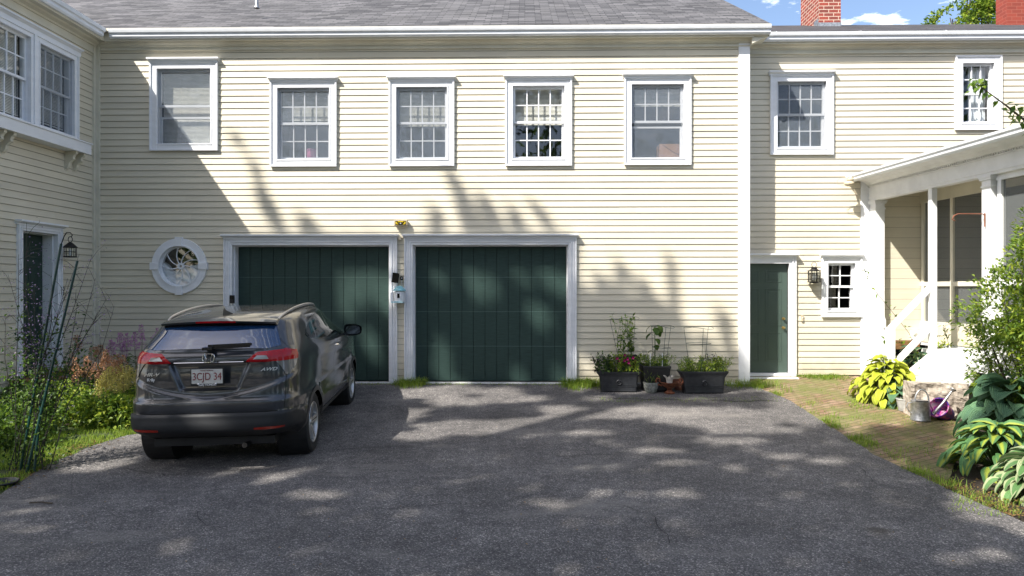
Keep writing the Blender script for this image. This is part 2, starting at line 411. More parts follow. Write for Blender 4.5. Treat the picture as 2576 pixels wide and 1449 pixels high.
# ================================================================ GROUND
def interp(pts, y):
    if y <= pts[0][0]: return pts[0][1]
    for (a, b), (c, d) in zip(pts, pts[1:]):
        if y <= c: return b+(d-b)*(y-a)/(c-a)
    return pts[-1][1]
def edge(px): return sorted([(G(u, v).y, G(u, v).x) for u, v in px])
LE = edge([(0,1245),(60,1205),(130,1165),(200,1135),(270,1110),(330,1093)]) + [(8.75,-5.05),(9.6,-5.0),(10.6,-5.0),(11.2,-5.25),(11.9,-5.3)]
LE = [(-9, -11), (1, -8.5)] + LE
RE = edge([(1935,985),(1990,1010),(2100,1080),(2200,1145),(2350,1215),(2470,1270),(2575,1315),(2800,1430)])
RE = [(-9, 11), (1, 7.5)] + [p for p in RE if p[0] > 1.5] + [(11.2, 3.98), (11.9, 3.95)]
def strip(name, fl, fr_, y0, y1, dy, nx, dz, m, jit=.03, kind='structure', par=None):
    mb = MB(); ny = int((y1-y0)/dy)+1
    vs = []; fs = []
    for i in range(ny+1):
        y = y0+(y1-y0)*i/ny
        a = fl(y)+noise.noise((y*3, 1, 0))*jit+noise.noise((y*11, 4, 0))*jit*.6; b = fr_(y)+noise.noise((y*3, 7, 0))*jit+noise.noise((y*12, 9, 0))*jit*.6
        for j in range(nx+1):
            x = a+(b-a)*j/nx
            vs.append((x, y, zg(x, y)+dz+noise.noise((x*.8, y*.8, 3))*.006))
    for i in range(ny):
        for j in range(nx):
            k = i*(nx+1)+j; fs.append((k, k+1, k+nx+2, k+nx+1))
    mb.add(vs, fs); o = mb.build(name, m, smooth=60, fix=False); tag(o, kind=kind); return o
# ground sheet to the horizon
def ground():
    xs = [-400, -120, -40, -20] + [-12+.4*i for i in range(61)] + [20, 40, 120, 400]
    ys = [-400, -100, -30, -12] + [-6+.4*i for i in range(51)] + [18, 25, 50, 120, 400]
    vs = [(x, y, zg(x, y)-.035) for y in ys for x in xs]; n = len(xs)
    fs = [(i*n+j, i*n+j+1, (i+1)*n+j+1, (i+1)*n+j) for i in range(len(ys)-1) for j in range(n-1)]
    mb = MB(); mb.add(vs, fs); tag(mb.build('ground', M['soil'], smooth=60, fix=False), kind='structure')
ground()
strip('driveway', lambda y: interp(LE, y), lambda y: interp(RE, y), -8.5, D+.14, .12, 60, .006, M['asphalt'])
PE = edge([(2120,962),(2165,990),(2230,1020),(2285,1037),(2420,1062),(2428,1110),(2405,1150),(2390,1200),(2372,1224)])
strip('brick_path', lambda y: interp(RE, y)-.06 if y < 11.3 else 3.9, lambda y: interp(PE, y) if y < 11.6 else 6.2, PE[0][0]-.2, DR, .1, 20, -.004, M['brickpave'], .02)
strip('lawn', lambda y: -7.5, lambda y: interp(LE, y)+.02, 6.3, 9.4, .12, 20, -.014, M['lawnbase'], .03)
# crack lines in the asphalt
ck = MB()
def crackline(px, w=.012):
    P = [G(u, v) for u, v in px]; out = []
    for a, b in zip(P, P[1:]):
        for k in range(8):
            p = a.lerp(b, k/8); out.append(p+Vector((noise.noise(p*5)*.06, noise.noise(p*5+Vector((9, 0, 0)))*.06, 0)))
    for a, b in zip(out, out[1:]):
        d = (b-a); d.z = 0
        if d.length < 1e-5: continue
        n = Vector((-d.y, d.x, 0)).normalized()*w*(.5+abs(noise.noise(a*7)))/2
        ck.quad(*[(p.x, p.y, zg(p.x, p.y)+.0165) for p in (a-n, b-n, b+n, a+n)])
crackline([(1480,1000),(1600,1006),(1750,1008),(1860,1011),(1960,1010)], .03)
crackline([(830,1135),(960,1128),(1080,1128)]); crackline([(2160,1180),(2200,1215),(2260,1240)], .008)
crackline([(300,1180),(420,1200),(520,1190),(700,1180)], .012); crackline([(1250,1120),(1400,1150),(1600,1145),(1750,1170)], .010); crackline([(1500,1260),(1640,1300),(1700,1380)], .009); crackline([(950,1284),(1180,1270),(1400,1265)], .008); crackline([(480,1290),(520,1325),(560,1330)], .008)
tag(ck.build('driveway_cracks', crack(), fix=False), kind='structure')
# ================================================================ HOUSE
house = thing('house', 'pale yellow clapboard house with white trim and two green garage doors', 'house', (0, D, 0))
HO = (0, D, 0)
FM = lambda x, y, z: (x, D+y, z)
FR = lambda x, y, z: (x, DR+y, z)
FL = lambda x, y, z: (XL-y, x, z)
def mX(u): return aty(u, 700, D).x
def mZ(v, u=1200): return aty(u, v, D).z
def rX(u): return aty(u, 700, DR).x
def rZ(v, u=2100): return aty(u, v, DR).z
def lY(u): return atx(u, 700, XL).y
def siding(fr, x0, x1, z0, z1, holes=(), exp=.1085, name='siding', flush=False):
    mb = MB(fr); z = z0; k = 0
    while z < z1-.001:
        zt = min(z+exp, z1); iv = [(x0, x1)]
        for h in holes:
            if h[0] == 'c':
                dz = min(abs(z-h[2]), abs(zt-h[2])) if not (z < h[2] < zt) else 0
                if dz >= h[3]: continue
                w = math.sqrt(h[3]**2-dz*dz); a, b = h[1]-w, h[1]+w
            else:
                if zt <= h[2]+.002 or z >= h[3]-.002: continue
                a, b = h[0], h[1]
            nv = []
            for p, q in iv:
                if b <= p or a >= q: nv.append((p, q)); continue
                if a > p: nv.append((p, a))
                if b < q: nv.append((b, q))
            iv = nv
        for p, q in iv:
            # random butt joints
            cuts = [p]; x = p+rnd.uniform(1.2, 4.2)
            while x < q-.6: cuts.append(x); x += rnd.uniform(2.2, 4.5)
            cuts.append(q)
            for a, b in zip(cuts, cuts[1:]):
                j = rnd.uniform(-.0012, .0012); zb = z+rnd.uniform(-.0015, .0015)
                yo = -.006 if flush else -.016+j
                e = .0008 if b < q else 0
                mb.add([(a, yo, zb), (b-e, yo, zb), (b-e, -.002 if not flush else -.006, zt+.004 if not flush else zt-.004), (a, -.002 if not flush else -.006, zt+.004 if not flush else zt-.004), (a, .004, zb), (b-e, .004, zb)], [(0, 1, 2, 3), (4, 5, 1, 0)])
                if z > z0: mb.add([(a, -.0045 if not flush else -.0062, zb-.0055 if not flush else zb-.004), (b-e, -.0045 if not flush else -.0062, zb-.0055 if not flush else zb-.004), (b-e, -.0045 if not flush else -.0062, zb), (a, -.0045 if not flush else -.0062, zb)], [(0, 1, 2, 3)], 1)  # thin dark strip painted as lap shadow; plain joint on flush boards
        z = zt
    # sheathing behind the boards, cut round the openings
    zs = sorted({z0, z1} | {c for h in holes if h[0] != 'c' for c in (h[2], h[3])} | {c for h in holes if h[0] == 'c' for c in (h[2]-h[3]*.93, h[2]+h[3]*.93)})
    zs = [c for c in zs if z0 <= c <= z1]
    for za, zb in zip(zs, zs[1:]):
        zm = (za+zb)/2; xs = [x0, x1]; bl = []
        for h in holes:
            if h[0] == 'c':
                if abs(zm-h[2]) < h[3]*.93: bl.append((h[1]-h[3]*.97, h[1]+h[3]*.97))
            elif h[2] < zm < h[3]: bl.append((h[0], h[1]))
        bl.sort(); p = x0
        for a, b in bl+[(x1, x1)]:
            if a > p: mb.box(p, min(a, x1), .004, .05, za, zb)
            p = max(p, b)
    return mb.build(name, [M['siding'], M['lap_shade']], house, HO, fix=False)
def frame_boards(mb, x0, x1, z0, z1, w, y0=-.038, y1=.02, bottom=True):
    # mitred look: casing, outer band and inner bead
    for (a, b, c, d) in ((x0, x0+w, z0, z1), (x1-w, x1, z0, z1), (x0+w, x1-w, z1-w, z1)) + (((x0+w, x1-w, z0, z0+w),) if bottom else ()):
        mb.box(a, b, y0, y1, c, d)
    bw = .026
    for (a, b, c, d) in ((x0-.004, x0+bw, z0-.004, z1+.004), (x1-bw, x1+.004, z0-.004, z1+.004), (x0+bw, x1-bw, z1-bw, z1+.004)) + (((x0+bw, x1-bw, z0-.004, z0+bw),) if bottom else ()):
        mb.box(a, b, y0-.020, y0+.001, c, d)
    i = w-.018
    for (a, b, c, d) in ((x0+i, x0+w+.006, z0+w-.02 if bottom else z0, z1-w+.02), (x1-w-.006, x1-i, z0+w-.02 if bottom else z0, z1-w+.02), (x0+w+.006, x1-w-.006, z1-w-.006, z1-i)) + (((x0+w+.006, x1-w-.006, z0+i, z0+w+.006),) if bottom else ()):
        mb.box(a, b, y0-.010, y0+.001, c, d)
def cap(mb, x0, x1, z, ov=.035, pr=.105, h=.028):
    mb.box(x0-ov, x1+ov, -pr, .0, z+.028, z+.028+h)
    poly = [(-pr+.012, z+.028), (-.055, z+.002), (-.04, z-.012), (-.0, z-.012), (0, z+.028)]
    mb.prism(poly, x0-ov+.012, x1+ov-.012, ax='x')
def window(fr, x0, x1, z0, z1, w=.118, cols=4, rows=2, grids=(1, 1), meet=.5, low=None, screen=True, blind=None, capd=True, parent=house, org=HO, sashw=.036, name='window', mat='white', deep=1.3, curtain=False, room=True):
    mb = MB(fr); frame_boards(mb, x0, x1, z0, z1, w)
    if capd: cap(mb, x0, x1, z1)
    ox0, ox1, oz0, oz1 = x0+w, x1-w, z0+w, z1-w
    # jamb
    t = .012
    mb.box(ox0-.002, ox0+t, .019, .13, oz0-.002, oz1+.002); mb.box(ox1-t, ox1+.002, .019, .13, oz0-.002, oz1+.002)
    mb.box(ox0+t, ox1-t, .02, .13, oz1-t, oz1+.002); mb.box(ox0+t, ox1-t, .02, .13, oz0-.002, oz0+t)
    W = mb.build(name, M[mat], parent, org, bevel=.003)
    a0, a1, b0, b1 = ox0+t+.002, ox1-t-.002, oz0+t+.002, oz1-t-.002
    zm = b0+(b1-b0)*(1-meet)
    lowtop = zm+.02 if low is None else low
    def sash(za, zb, y, gr, nm):
        s = MB(fr); q = sashw
        s.box(a0, a0+q, y, y+.035, za, zb); s.box(a1-q, a1, y, y+.035, za, zb)
        s.box(a0+q, a1-q, y, y+.035, zb-q*.9, zb); s.box(a0+q, a1-q, y, y+.035, za, za+q*1.1)
        if gr:
            gx0, gx1, gz0, gz1 = a0+q, a1-q, za+q, zb-q*.9
            for i in range(1, cols):
                x = gx0+(gx1-gx0)*i/cols; s.box(x-.009, x+.009, y+.004, y+.022, gz0, gz1)
            for i in range(1, rows):
                z = gz0+(gz1-gz0)*i/rows; s.box(gx0, gx1, y+.006, y+.020, z-.009, z+.009)
        so = s.build(nm, M[mat], W)
        g = MB(fr); g.quad((a0+q*.8, y+.024, za+q*.8), (a1-q*.8, y+.024, za+q*.8), (a1-q*.8, y+.024, zb-q*.7), (a0+q*.8, y+.024, zb-q*.7))
        go = g.build('glass_pane', M['glass'], W)
        for o in (so, go):
            pass
        return so, go
    outs = list(sash(zm-.02, b1, .024, grids[0], 'sash')) + list(sash(b0 if low is None else b0+(low-zm), lowtop if low is None else low, .062, grids[1], 'sash'))
    if screen:
        s = MB(fr); s.quad((ox0+.001, .006, oz0+.001), (ox1-.001, .006, oz0+.001), (ox1-.001, .006, oz1-.001), (ox0+.001, .006, oz1-.001)); outs.append(s.build('insect_screen', M['screen'], W))
    if room:
        s = MB(fr); X0, X1, Z0, Z1, Y0, Y1 = ox0-.25, ox1+.25, oz0-.25, oz1+.2, .132, deep
        s.quad((X0,Y0,Z0),(X0,Y1,Z0),(X0,Y1,Z1),(X0,Y0,Z1)); s.quad((X1,Y0,Z0),(X1,Y0,Z1),(X1,Y1,Z1),(X1,Y1,Z0))
        s.quad((X0,Y0,Z0),(X1,Y0,Z0),(X1,Y1,Z0),(X0,Y1,Z0)); s.quad((X0,Y0,Z1),(X0,Y1,Z1),(X1,Y1,Z1),(X1,Y0,Z1)); s.quad((X0,Y1,Z0),(X1,Y1,Z0),(X1,Y1,Z1),(X0,Y1,Z1))
        outs.append(s.build('window_niche', M['interior'], W))
    if blind:
        s = MB(fr); z = b1-.01; zb = blind
        s.box(a0+.02, a1-.02, .14, .165, z-.03, z+.01); z -= .04
        while z > zb:
            s.add([(a0+.02, .136, z), (a1-.02, .136, z), (a1-.02, .148, z+.021), (a0+.02, .148, z+.021)], [(0, 1, 2, 3)]); z -= .0225
        s.box(a0+.02, a1-.02, .136, .155, zb-.02, zb)
        outs.append(s.build('blind', M['blind'], W, fix=False))
    if curtain:
        s = MB(fr); N = 60; vs = []
        for sx, (p, q) in enumerate(((a0, a0+.16), (a1-.30, a1))):
            vs = []
            for i in range(N+1):
                x = p+(q-p)*i/N; y = .20+.02*math.sin(i*1.1)+.01*math.sin(i*.37)
                vs += [(x, y, b0), (x, y, b1)]
            s.add(vs, [(2*i, 2*i+2, 2*i+3, 2*i+1) for i in range(N)])
        outs.append(s.build('curtain', M['cloth'], W, fix=False))
    # child meshes share the window's origin
    for o in outs:
        if org is not None:
            o.data.transform(Matrix.Translation((-org[0], -org[1], -org[2])))
    return W, (a0, a1, b0, b1, zm)
# ---- main wall
wins = [(380,550,157,380), (682,848,205,420), (980,1143,203,419), (1272,1438,200,418), (1570,1737,196,416)]
WR_ = [(mX(a), mX(b), mZ(d, a), mZ(c, a)) for a, b, c, d in wins]
GL = (mX(565), mX(1000), mZ(598)); GR = (mX(1018), mX(1450), mZ(598))
zb = .235; gw = .145
cR = (mX(453), mZ(669.6, 453))
xc0, xc1 = mX(1857), mX(1885)
hm = [(a+.1, b-.1, c+.1, d-.1) for a, b, c, d in WR_] + [(GL[0]+.12, GL[1]-.12, 0, GL[2]-.12), (GR[0]+.12, GR[1]-.12, 0, GR[2]-.12), ('c', cR[0], cR[1], .395)]
siding(FM, XL+.09, xc0, .27, 6.12, hm, name='garage_wing_wall')
for i, (a, b, c, d) in enumerate(WR_):
    kw = [dict(cols=1, rows=1, grids=(0, 0), blind=mZ(330), meet=.49, low=mZ(293)-.0), dict(blind=None, meet=.49), dict(meet=.49), dict(meet=.49, screen=False), dict(grids=(1, 0), low=mZ(318), blind=mZ(262))][i]
    if i == 0: kw['low'] = mZ(293)+.03+.0; kw['blind'] = mZ(352)
    if i in (1, 2, 3): kw['blind'] = mZ([0, 308, 318, 316][i]-8)
    wnd, inner = window(FM, a, b, c, d, **kw)
    if i == 1: win2 = inner
    if i == 4: win5 = inner
# foundation and sill strip
fb = MB(FM); fb.box(XL, xc0, -.004, .2, -.2, .262); fb.box(XL, xc0, -.028, .0, .240, .268, 1)
# cut by garage openings: the doors stand in front of it
fb.build('foundation', [M['concrete'], M['porchwhite']], house, HO)
# corner boards
cb = MB(FM); cb.box(xc0, xc1, -.034, .62, .245, 6.12); cb.box(xc0+.001, xc1-.001, -.0355, -.03, 3.575, 3.579, 1)
cb.build('corner_board', [M['white'], M['offwhite']], house, HO, bevel=.003)
cb = MB(); cb.box(XL-.0, XL+.095, D-.045, D+.01, .2, 6.15); cb.box(XL-.01, XL+.045, D-.10, D-.046, .2, 6.15)
cb.build('corner_board', M['offwhite'], house, HO, bevel=.003)
# garage doors
def garage_door(x0, x1, zt, keypad=False):
    mb = MB(FM)
    for (a, b, c, d) in ((x0, x0+gw, .20, zt), (x1-gw, x1, .20, zt), (x0+gw, x1-gw, zt-.125, zt)):
        mb.box(a, b, -.036, .06, c, d)
    for q, p in ((.0, .022), (.04, .012), (.085, .016)):
        w_ = .022
        mb.box(x0+q, x0+q+w_, -.036-p, -.035, .20, zt-q*.7); mb.box(x1-q-w_, x1-q, -.036-p, -.035, .20, zt-q*.7)
        mb.box(x0+q+w_, x1-q-w_, -.036-p, -.035, zt-q*.7-w_, zt-q*.7)
    cap(mb, x0, x1, zt, .03, .12)
    # reveal
    mb.box(x0+gw-.01, x0+gw+.018, .06, .24, .20, zt-.125); mb.box(x1-gw-.018, x1-gw+.01, .06, .24, .20, zt-.125); mb.box(x0+gw+.018, x1-gw-.018, .06, .24, zt-.145, zt-.115)
    mb.box(x0+gw, x1-gw, .03, .35, .15, .262, 1)
    mb.build('garage_door_frame', [M['white'], M['concrete']], house, HO, bevel=.003)
    g = MB(FM); a, b = x0+gw+.018, x1-gw-.018; z0, z1 = .262, zt-.145
    seams = [mZ(v) for v in (873, 785, 697)]; lv = [z0]+seams+[z1]
    n = 13; pw = (b-a)/n
    for zl, zh in zip(lv, lv[1:]):
        for i in range(n):
            g.box(a+i*pw+.0035, a+(i+1)*pw-.0035, .19+rnd.uniform(-.0006, .0006), .21, zl+.002, zh-.002)
    g.box(a, b, .205, .24, z0, z1, 1)
    for s in seams: g.box(a, b, .1885, .191, s-.0025, s+.0025, 2)
    g.build('garage_door', [M['green'], M['groove'], M['fiberline']], house, HO, bevel=.002)
garage_door(*GL); garage_door(*GR)
# round window
W0 = Vector((cR[0], D, cR[1]))
rw = MB()
def ring(mb, r0, r1, y0, y1, mi=0, n=56, c=W0):
    prof = [(r0, y0), (r1, y0), (r1, y1), (r0, y1)]
    Mx = Matrix.Translation(c) @ Matrix.Rotation(PI/2, 4, 'X')
    mb.lathe([(a, -b) for a, b in prof], n, mi, Mx, close=True)
ring(rw, .352, .485, -.045, .03); ring(rw, .352, .375, -.058, -.044); ring(rw, .345, .36, .0, .12)
for k in range(4):
    t = k*PI/2; Rm = Matrix.Translation(W0) @ Matrix.Rotation(t, 4, 'Y')
    rw.prism([(-.052, .347), (.052, .347), (.064, .505), (-.064, .505)], -.066, -.01, M=Rm)
RW = rw.build('round_window', M['white'], house, HO, bevel=.003)
sp_ = MB()
ring(sp_, .022, .058, .02, .05); ring(sp_, .33, .352, .02, .06)
for k in range(9):
    t0 = k*2*PI/9+.15; pts = []
    for i in range(9):
        r = .05+.30*i/8; t = t0+.55*(i/8)**1.1-.1
        pts.append(W0+Vector((r*math.sin(t), .036, r*math.cos(t))))
    sp_.tube(pts, .0095, 6)
sp_.build('curved_spokes', M['white'], RW, HO)
g = MB(); g.add([(W0.x+.35*math.cos(PI*k/24), D+.046, W0.z+.35*math.sin(PI*k/24)) for k in range(48)], [tuple(range(48))]); g.build('glass_pane', M['glass'], RW, HO)
g = MB(FM); x, z = cR; g.box(x-.5, x+.5, .9, .92, z-.6, z+.6); g.box(x-.52, x-.5, .1, .92, z-.6, z+.6); g.box(x+.5, x+.52, .1, .92, z-.6, z+.6); g.box(x-.5, x+.5, .1, .92, z+.6, z+.62); g.box(x-.5, x+.5, .1, .92, z-.62, z-.6)
g.build('window_niche', M['interior'], RW, HO)
# linen inside
g = MB(); N = 40; K = 24; vs = []
for i in range(N+1):
    for j in range(K+1):
        x = -.46+.92*i/N; q = j/K
        top = -.02+.05*math.sin(x*9)+.05*math.cos(x*17)-(.05 if abs(x) < .12 else -.04)
        z = -.48+(top+.48)*min(1, q*1.25); y = .10+.25*max(0, q-.75)*2+.026*math.sin(z*38+x*6+3*math.sin(x*7))
        vs.append((cR[0]+x, D+y, cR[1]+z+.012*noise.noise((x*9, z*9, 1))))
g.add(vs, [(i*(K+1)+j, (i+1)*(K+1)+j, (i+1)*(K+1)+j+1, i*(K+1)+j+1) for i in range(N) for j in range(K)])
tag(g.build('linen_pile', M['cloth'], smooth=80, org=(cR[0], D+.2, cR[1]-.3)), 'crumpled white linen heaped behind the round window', 'linen')
# ---- cornice, gutter, roofs
def cornice(fr, xa, xb, zs, ex=0, ga=None, gb=None, fz=.13):
    mb = MB(fr)
    mb.box(xa, xb, -.030, .02, zs-fz, zs)                                   # frieze
    mb.box(xa, xb, -.040, -.029, zs-fz+.0, zs-fz+.022)
    mb.prism([(-.031, zs-.075), (-.052, zs-.07), (-.06, zs-.045), (-.09-ex*.4, zs-.022), (-.105-ex*.4, zs), (-.031, zs)], xa, xb, ax='x')
    mb.box(xa, xb, -.15-ex, .1, zs+.0, zs+.018)                            # soffit
    mb.box(xa, xb, -.17-ex, -.15-ex, zs-.012, zs+.17)
    c = mb.build('cornice', M['offwhite'], house, HO)
    g = MB(fr); e = ex
    prof = [(-.171-e, zs+.02), (-.215-e, zs+.02), (-.235-e, zs+.045), (-.235-e, zs+.085), (-.25-e, zs+.10), (-.262-e, zs+.105), (-.27-e, zs+.135), (-.275-e, zs+.165), (-.262-e, zs+.165), (-.258-e, zs+.14), (-.18-e, zs+.14), (-.171-e, zs+.17)]
    ga = xa if ga is None else ga; gb = xb if gb is None else gb
    g.prism(prof, ga, gb, ax='x')
    x = ga+.5
    while x < gb: g.tube([(x, -.26-e, zs+.168), (x-.02, -.2-e, zs+.195), (x-.05, -.14-e, zs+.21)], .006, 5); x += rnd.uniform(1.3, 2.3)
    g.build('gutter', M['gutter'], house, HO)
def roof(fr, xa, xb, y0, z0, run, pitch, m, name='roof', th=.05):
    s = math.tan(math.radians(pitch)); L = run/math.cos(math.radians(pitch)); mb = MB(fr)
    a = (xa, y0, z0); b = (xb, y0, z0); c = (xb, y0+run, z0+run*s); d = (xa, y0+run, z0+run*s)
    dn = lambda p: (p[0], p[1], p[2]-th)
    uv = [(xa, 0), (xb, 0), (xb, L), (xa, L)]
    mb.quad(a, b, c, d, 0, uv); mb.quad(dn(d), dn(c), dn(b), dn(a), 1)
    mb.quad(dn(a), dn(b), b, a, 1); mb.quad(b, dn(b), dn(c), c, 1); mb.quad(a, d, dn(d), dn(a), 1)
    # back slope
    e = (xb, y0+2*run, z0); f = (xa, y0+2*run, z0); mb.quad(d, c, e, f, 0, uv)
    return mb.build(name, [m, M['blackplastic'] if m is M['shingle_dark'] else M['offwhite']], house, HO, fix=False)
xg = 4.16; ZS = 6.185
cornice(FM, XL, xc1+.02, ZS, 0, -7.15, xg)
roof(FM, -13, xg, -.235, ZS+.185, 5.2, 29.5, M['shingle'], 'garage_wing_roof')
# gable return at the right end
g = MB(FM); g.box(xc1+.02, xg-.01, -.17, .2, ZS, ZS+.18); g.prism([(xc1, ZS-.12), (xc1+.26, ZS), (xc1+.26, ZS+.02), (xc1, ZS+.02)], -.15, .0)
g.prism([(-.17, ZS+.0), (-.17, ZS+.13), (5.0, ZS+.13+5.17*.566), (5.0, ZS+5.17*.566-.05)], xg-.03, xg-.005, ax='x')
g.build('gable_return', M['offwhite'], house, HO)
# side / body walls so nothing is see-through
g = MB(); g.box(XL, xc1-.001, D+1.6, D+1.65, 0, 6.3); g.box(xc1-.04, xc1-.002, D+.63, D+10, 0, 6.3); g.box(XL-4.5, XL-4.45, 9.1, D+9, 0, 6.3)
g.box(XL, xc1-.05, D+.06, D+1.6, 3.05, 3.1); g.box(XL, xc1-.05, D+.06, D+1.6, 6.2, 6.21); g.box(xc1, 12, DR+1.6, DR+1.65, 0, 6.3); g.box(xc1, 12, DR+.06, DR+1.6, 6.27, 6.275)
g.build('inner_walls', M['interior'], house, HO)
# roof vent
p = aty(646, 14, D+.55); g = MB(); g.lathe([(.0, .30), (.03, .30), (.03, .0), (.055, -.05)], 14, 0, Matrix.Translation(p))
g.build('roof_vent_pipe', M['galv'], house, HO, smooth=True)
# ---- left wing
LY0 = 9.15
ly = [(9.33, lY(195), 4.30, 5.86)]
dl = (lY(40), lY(151)-.0)
dz0, dz1 = .6, atx(151, 585, XL).z+.06
hl = [(LY0-.0, lY(193), 4.32, 5.80), (dl[0]+.06, dl[1]-.06, .3, dz1-.1)]
siding(FL, LY0+.1, D-.10, .30, 6.12, hl, name='side_wing_wall')
cornice(FL, LY0-.2, D-.0, ZS, .09, LY0-.3, D-.275, fz=.2)
g = MB(); g.box(XL-4.5, XL+.0, LY0+.004, LY0+.08, 0, 6.2); g.prism([(XL-5.2, 6.2), (XL+.1, 6.2), (XL-2.3, 7.6)], LY0+.004, LY0+.08); g.build('side_wing_front', M['siding'], house, HO)
siding(lambda x, y, z: (x, LY0+y, z), XL-4.5, XL-.09, .3, 6.2, [], name='side_wing_gable')
g = MB(FL); g.box(LY0, D, -.004, .2, -.2, .30); g.build('foundation', M['concrete'], house, HO)
# left wing roof (slopes away from the court) : local frame along y
roof(lambda x, y, z: (XL-y, x, z), LY0-.35, D+1.2, -.33, ZS+.185, 2.6, 29.5, M['shingle'], 'side_wing_roof')
# double window
yb = (lY(93), lY(182), lY(75)); zA, zB = 4.42, 5.70
w1 = window(FL, yb[0]-.09, yb[1]+.10, zA-.10, zB+.10, w=.10, cols=4, rows=2, blind=zA+.12, capd=False, meet=.5, sashw=.03)
w2 = window(FL, 9.36, yb[2]+.06, zA-.10, zB+.10, w=.085, cols=4, rows=2, blind=zA+.1, capd=False, screen=False, meet=.5, sashw=.034)
g = MB(FL); g.box(LY0+.1, lY(195)+.02, -.05, .0, zB+.10, zB+.16); cap(g, LY0+.1, lY(195), zB+.16, .02); g.box(yb[2]+.06, yb[0]-.09, -.04, .05, zA-.1, zB+.1)
g.build('window_head', M['white'], house, HO, bevel=.003)
g = MB(FL); g.box(LY0+.05, 11.37, -.24, .0, 4.14, 4.31); g.box(LY0+.05, 11.39, -.26, .0, 4.31, 4.335)
SH = g.build('window_shelf', M['white'], house, HO, bevel=.004)
for yy in (11.06, 11.26, 9.52, 9.70):
    g = MB(FL); prof = [(0, 4.14), (-.20, 4.14), (-.20, 4.10), (-.165, 4.075), (-.15, 4.04), (-.16, 4.01), (-.12, 3.985), (-.085, 3.95), (-.075, 3.90), (-.05, 3.86), (-.02, 3.85), (0, 3.80)]
    g.prism(prof, yy-.028, yy+.028, ax='x'); g.build('shelf_bracket', M['offwhite'], SH, HO, bevel=.003)
# left green door
g = MB(FL); a, b = dl; w = .10
g.box(a, a+w, -.04, .04, .55, dz1); g.box(b-w, b, -.04, .04, .55, dz1); g.box(a+w, b-w, -.04, .04, dz1-w, dz1)
for q in (.0, .045): g.box(a+q, a+q+.02, -.056, -.039, .55, dz1-q); g.box(b-q-.02, b-q, -.056, -.039, .55, dz1-q); g.box(a+q+.02, b-q-.02, -.056, -.039, dz1-q-.02, dz1-q)
cap(g, a, b, dz1, .04, .12); g.box(a+w-.01, a+w+.02, .04, .26, .55, dz1-w); g.box(b-w-.02, b-w+.01, .04, .26, .55, dz1-w); g.box(a+w+.02, b-w-.02, .04, .26, dz1-w-.02, dz1-w+.01)
g.build('side_door_frame', M['white'], house, HO, bevel=.003)
def panel_door(fr, a, b, z0, z1, y, m, name, knobs=None, flip=False):
    g = MB(fr); w = b-a; g.box(a, b, y, y+.04, z0, z1)
    st = w*.12; mid = w*.06; H = z1-z0
    for xa, xb in ((a+st, a+w/2-mid), (a+w/2+mid, b-st)):
        for za, zb_ in ((.10, .37), (.43, .77), (.83, .94)):
            p, q = z0+H*za, z0+H*zb_
            for (c, d, e, f) in ((xa, xa+.018, p, q), (xb-.018, xb, p, q), (xa+.018, xb-.018, p, p+.018), (xa+.018, xb-.018, q-.018, q)):
                g.box(c, d, y-.007, y+.001, e, f)
            g.box(xa+.05, xb-.05, y-.005, y+.001, p+.05, q-.05)
    o = g.build(name, m, house, HO, bevel=.004)
    if knobs:
        for z, r in knobs:
            kx = b-.075; k = MB()
            Mx = Matrix.Translation(fr(kx, y, z)) @ Matrix.Rotation(PI/2, 4, 'X')
            k.lathe([(0, .055), (r*.8, .052), (r, .04), (r*.8, .028), (r*.35, .022), (r*.35, .006), (r*1.05, .005), (r*1.05, 0)], 18, 0, Mx)
            k.build('door_knob', M['brass'], o, HO, smooth=True)
    return o
panel_door(FL, a+w+.02, b-w-.02, .55, dz1-w-.02, .20, M['green_dark'], 'side_door')
g = MB(FL); g.box(a-.1, b+.1, -.6, .0, .12, .50); g.box(a-.1, b+.1, -.62, .0, .505, .55, 1); g.box(a-.1, b+.1, -.95, -.6, .02, .30)
g.build('side_door_step', [M['concrete'], M['wood']], house, HO)
# ---- right wing
zr0 = .33
w6 = (rX(1936), rX(2094), rZ(390, 2000), rZ(189, 2000)); w7 = (rX(2400), rX(2516), rZ(328, 2450), rZ(142, 2450)); w8 = (rX(2065), rX(2165), rZ(797), rZ(647))
ed = (rX(1920.7)-.457, rX(1984), .36, rZ(663, 1930))
xp = rX(2164); edc = .13
hr = [(w6[0]+.1, w6[1]-.1, w6[2]+.1, w6[3]-.1), (w7[0]+.06, w7[1]-.06, w7[2]+.08, w7[3]-.06), (w8[0]+.06, w8[1]-.06, w8[2]+.06, w8[3]-.06), (ed[0]-.1, ed[1]+.08, 0, ed[3]+.08), (xp, 12, 0, 3.9)]
siding(FR, xc1, 11.5, zr0, 6.19, hr, name='kitchen_wing_wall')
cornice(FR, xc1, 11.6, 6.275, 0, xc1+.1, 11.6, fz=.15)
roof(FR, 3.2, 11.8, -.235, 6.275+.185, 3.9, 22.2, M['shingle_dark'], 'kitchen_wing_roof')
window(FR, *w6, w=.12, meet=.49); window(FR, *w7, w=.125, cols=3, rows=2, capd=False, screen=False, curtain=True, sashw=.03, meet=.5)
window(FR, *w8, w=.105, cols=2, rows=2, screen=False, sashw=.035, meet=.49)
g = MB(FR); g.box(xc1+.02, xp, -.002, .2, .1, zr0-.03)
g.build('foundation', M['blackplastic'], house, HO)
g = MB(FR); x0, x1, z0, z1 = ed
g.box(x1, x1+.12, -.04, .04, .3, z1+.12); g.box(x0-.1, x0, -.04, .04, .3, z1+.12); g.box(x0, x1, -.04, .04, z1, z1+.12)
for q in (.0, .05): g.box(x1+.12-q-.022, x1+.12-q, -.058, -.039, .3, z1+.12-q)
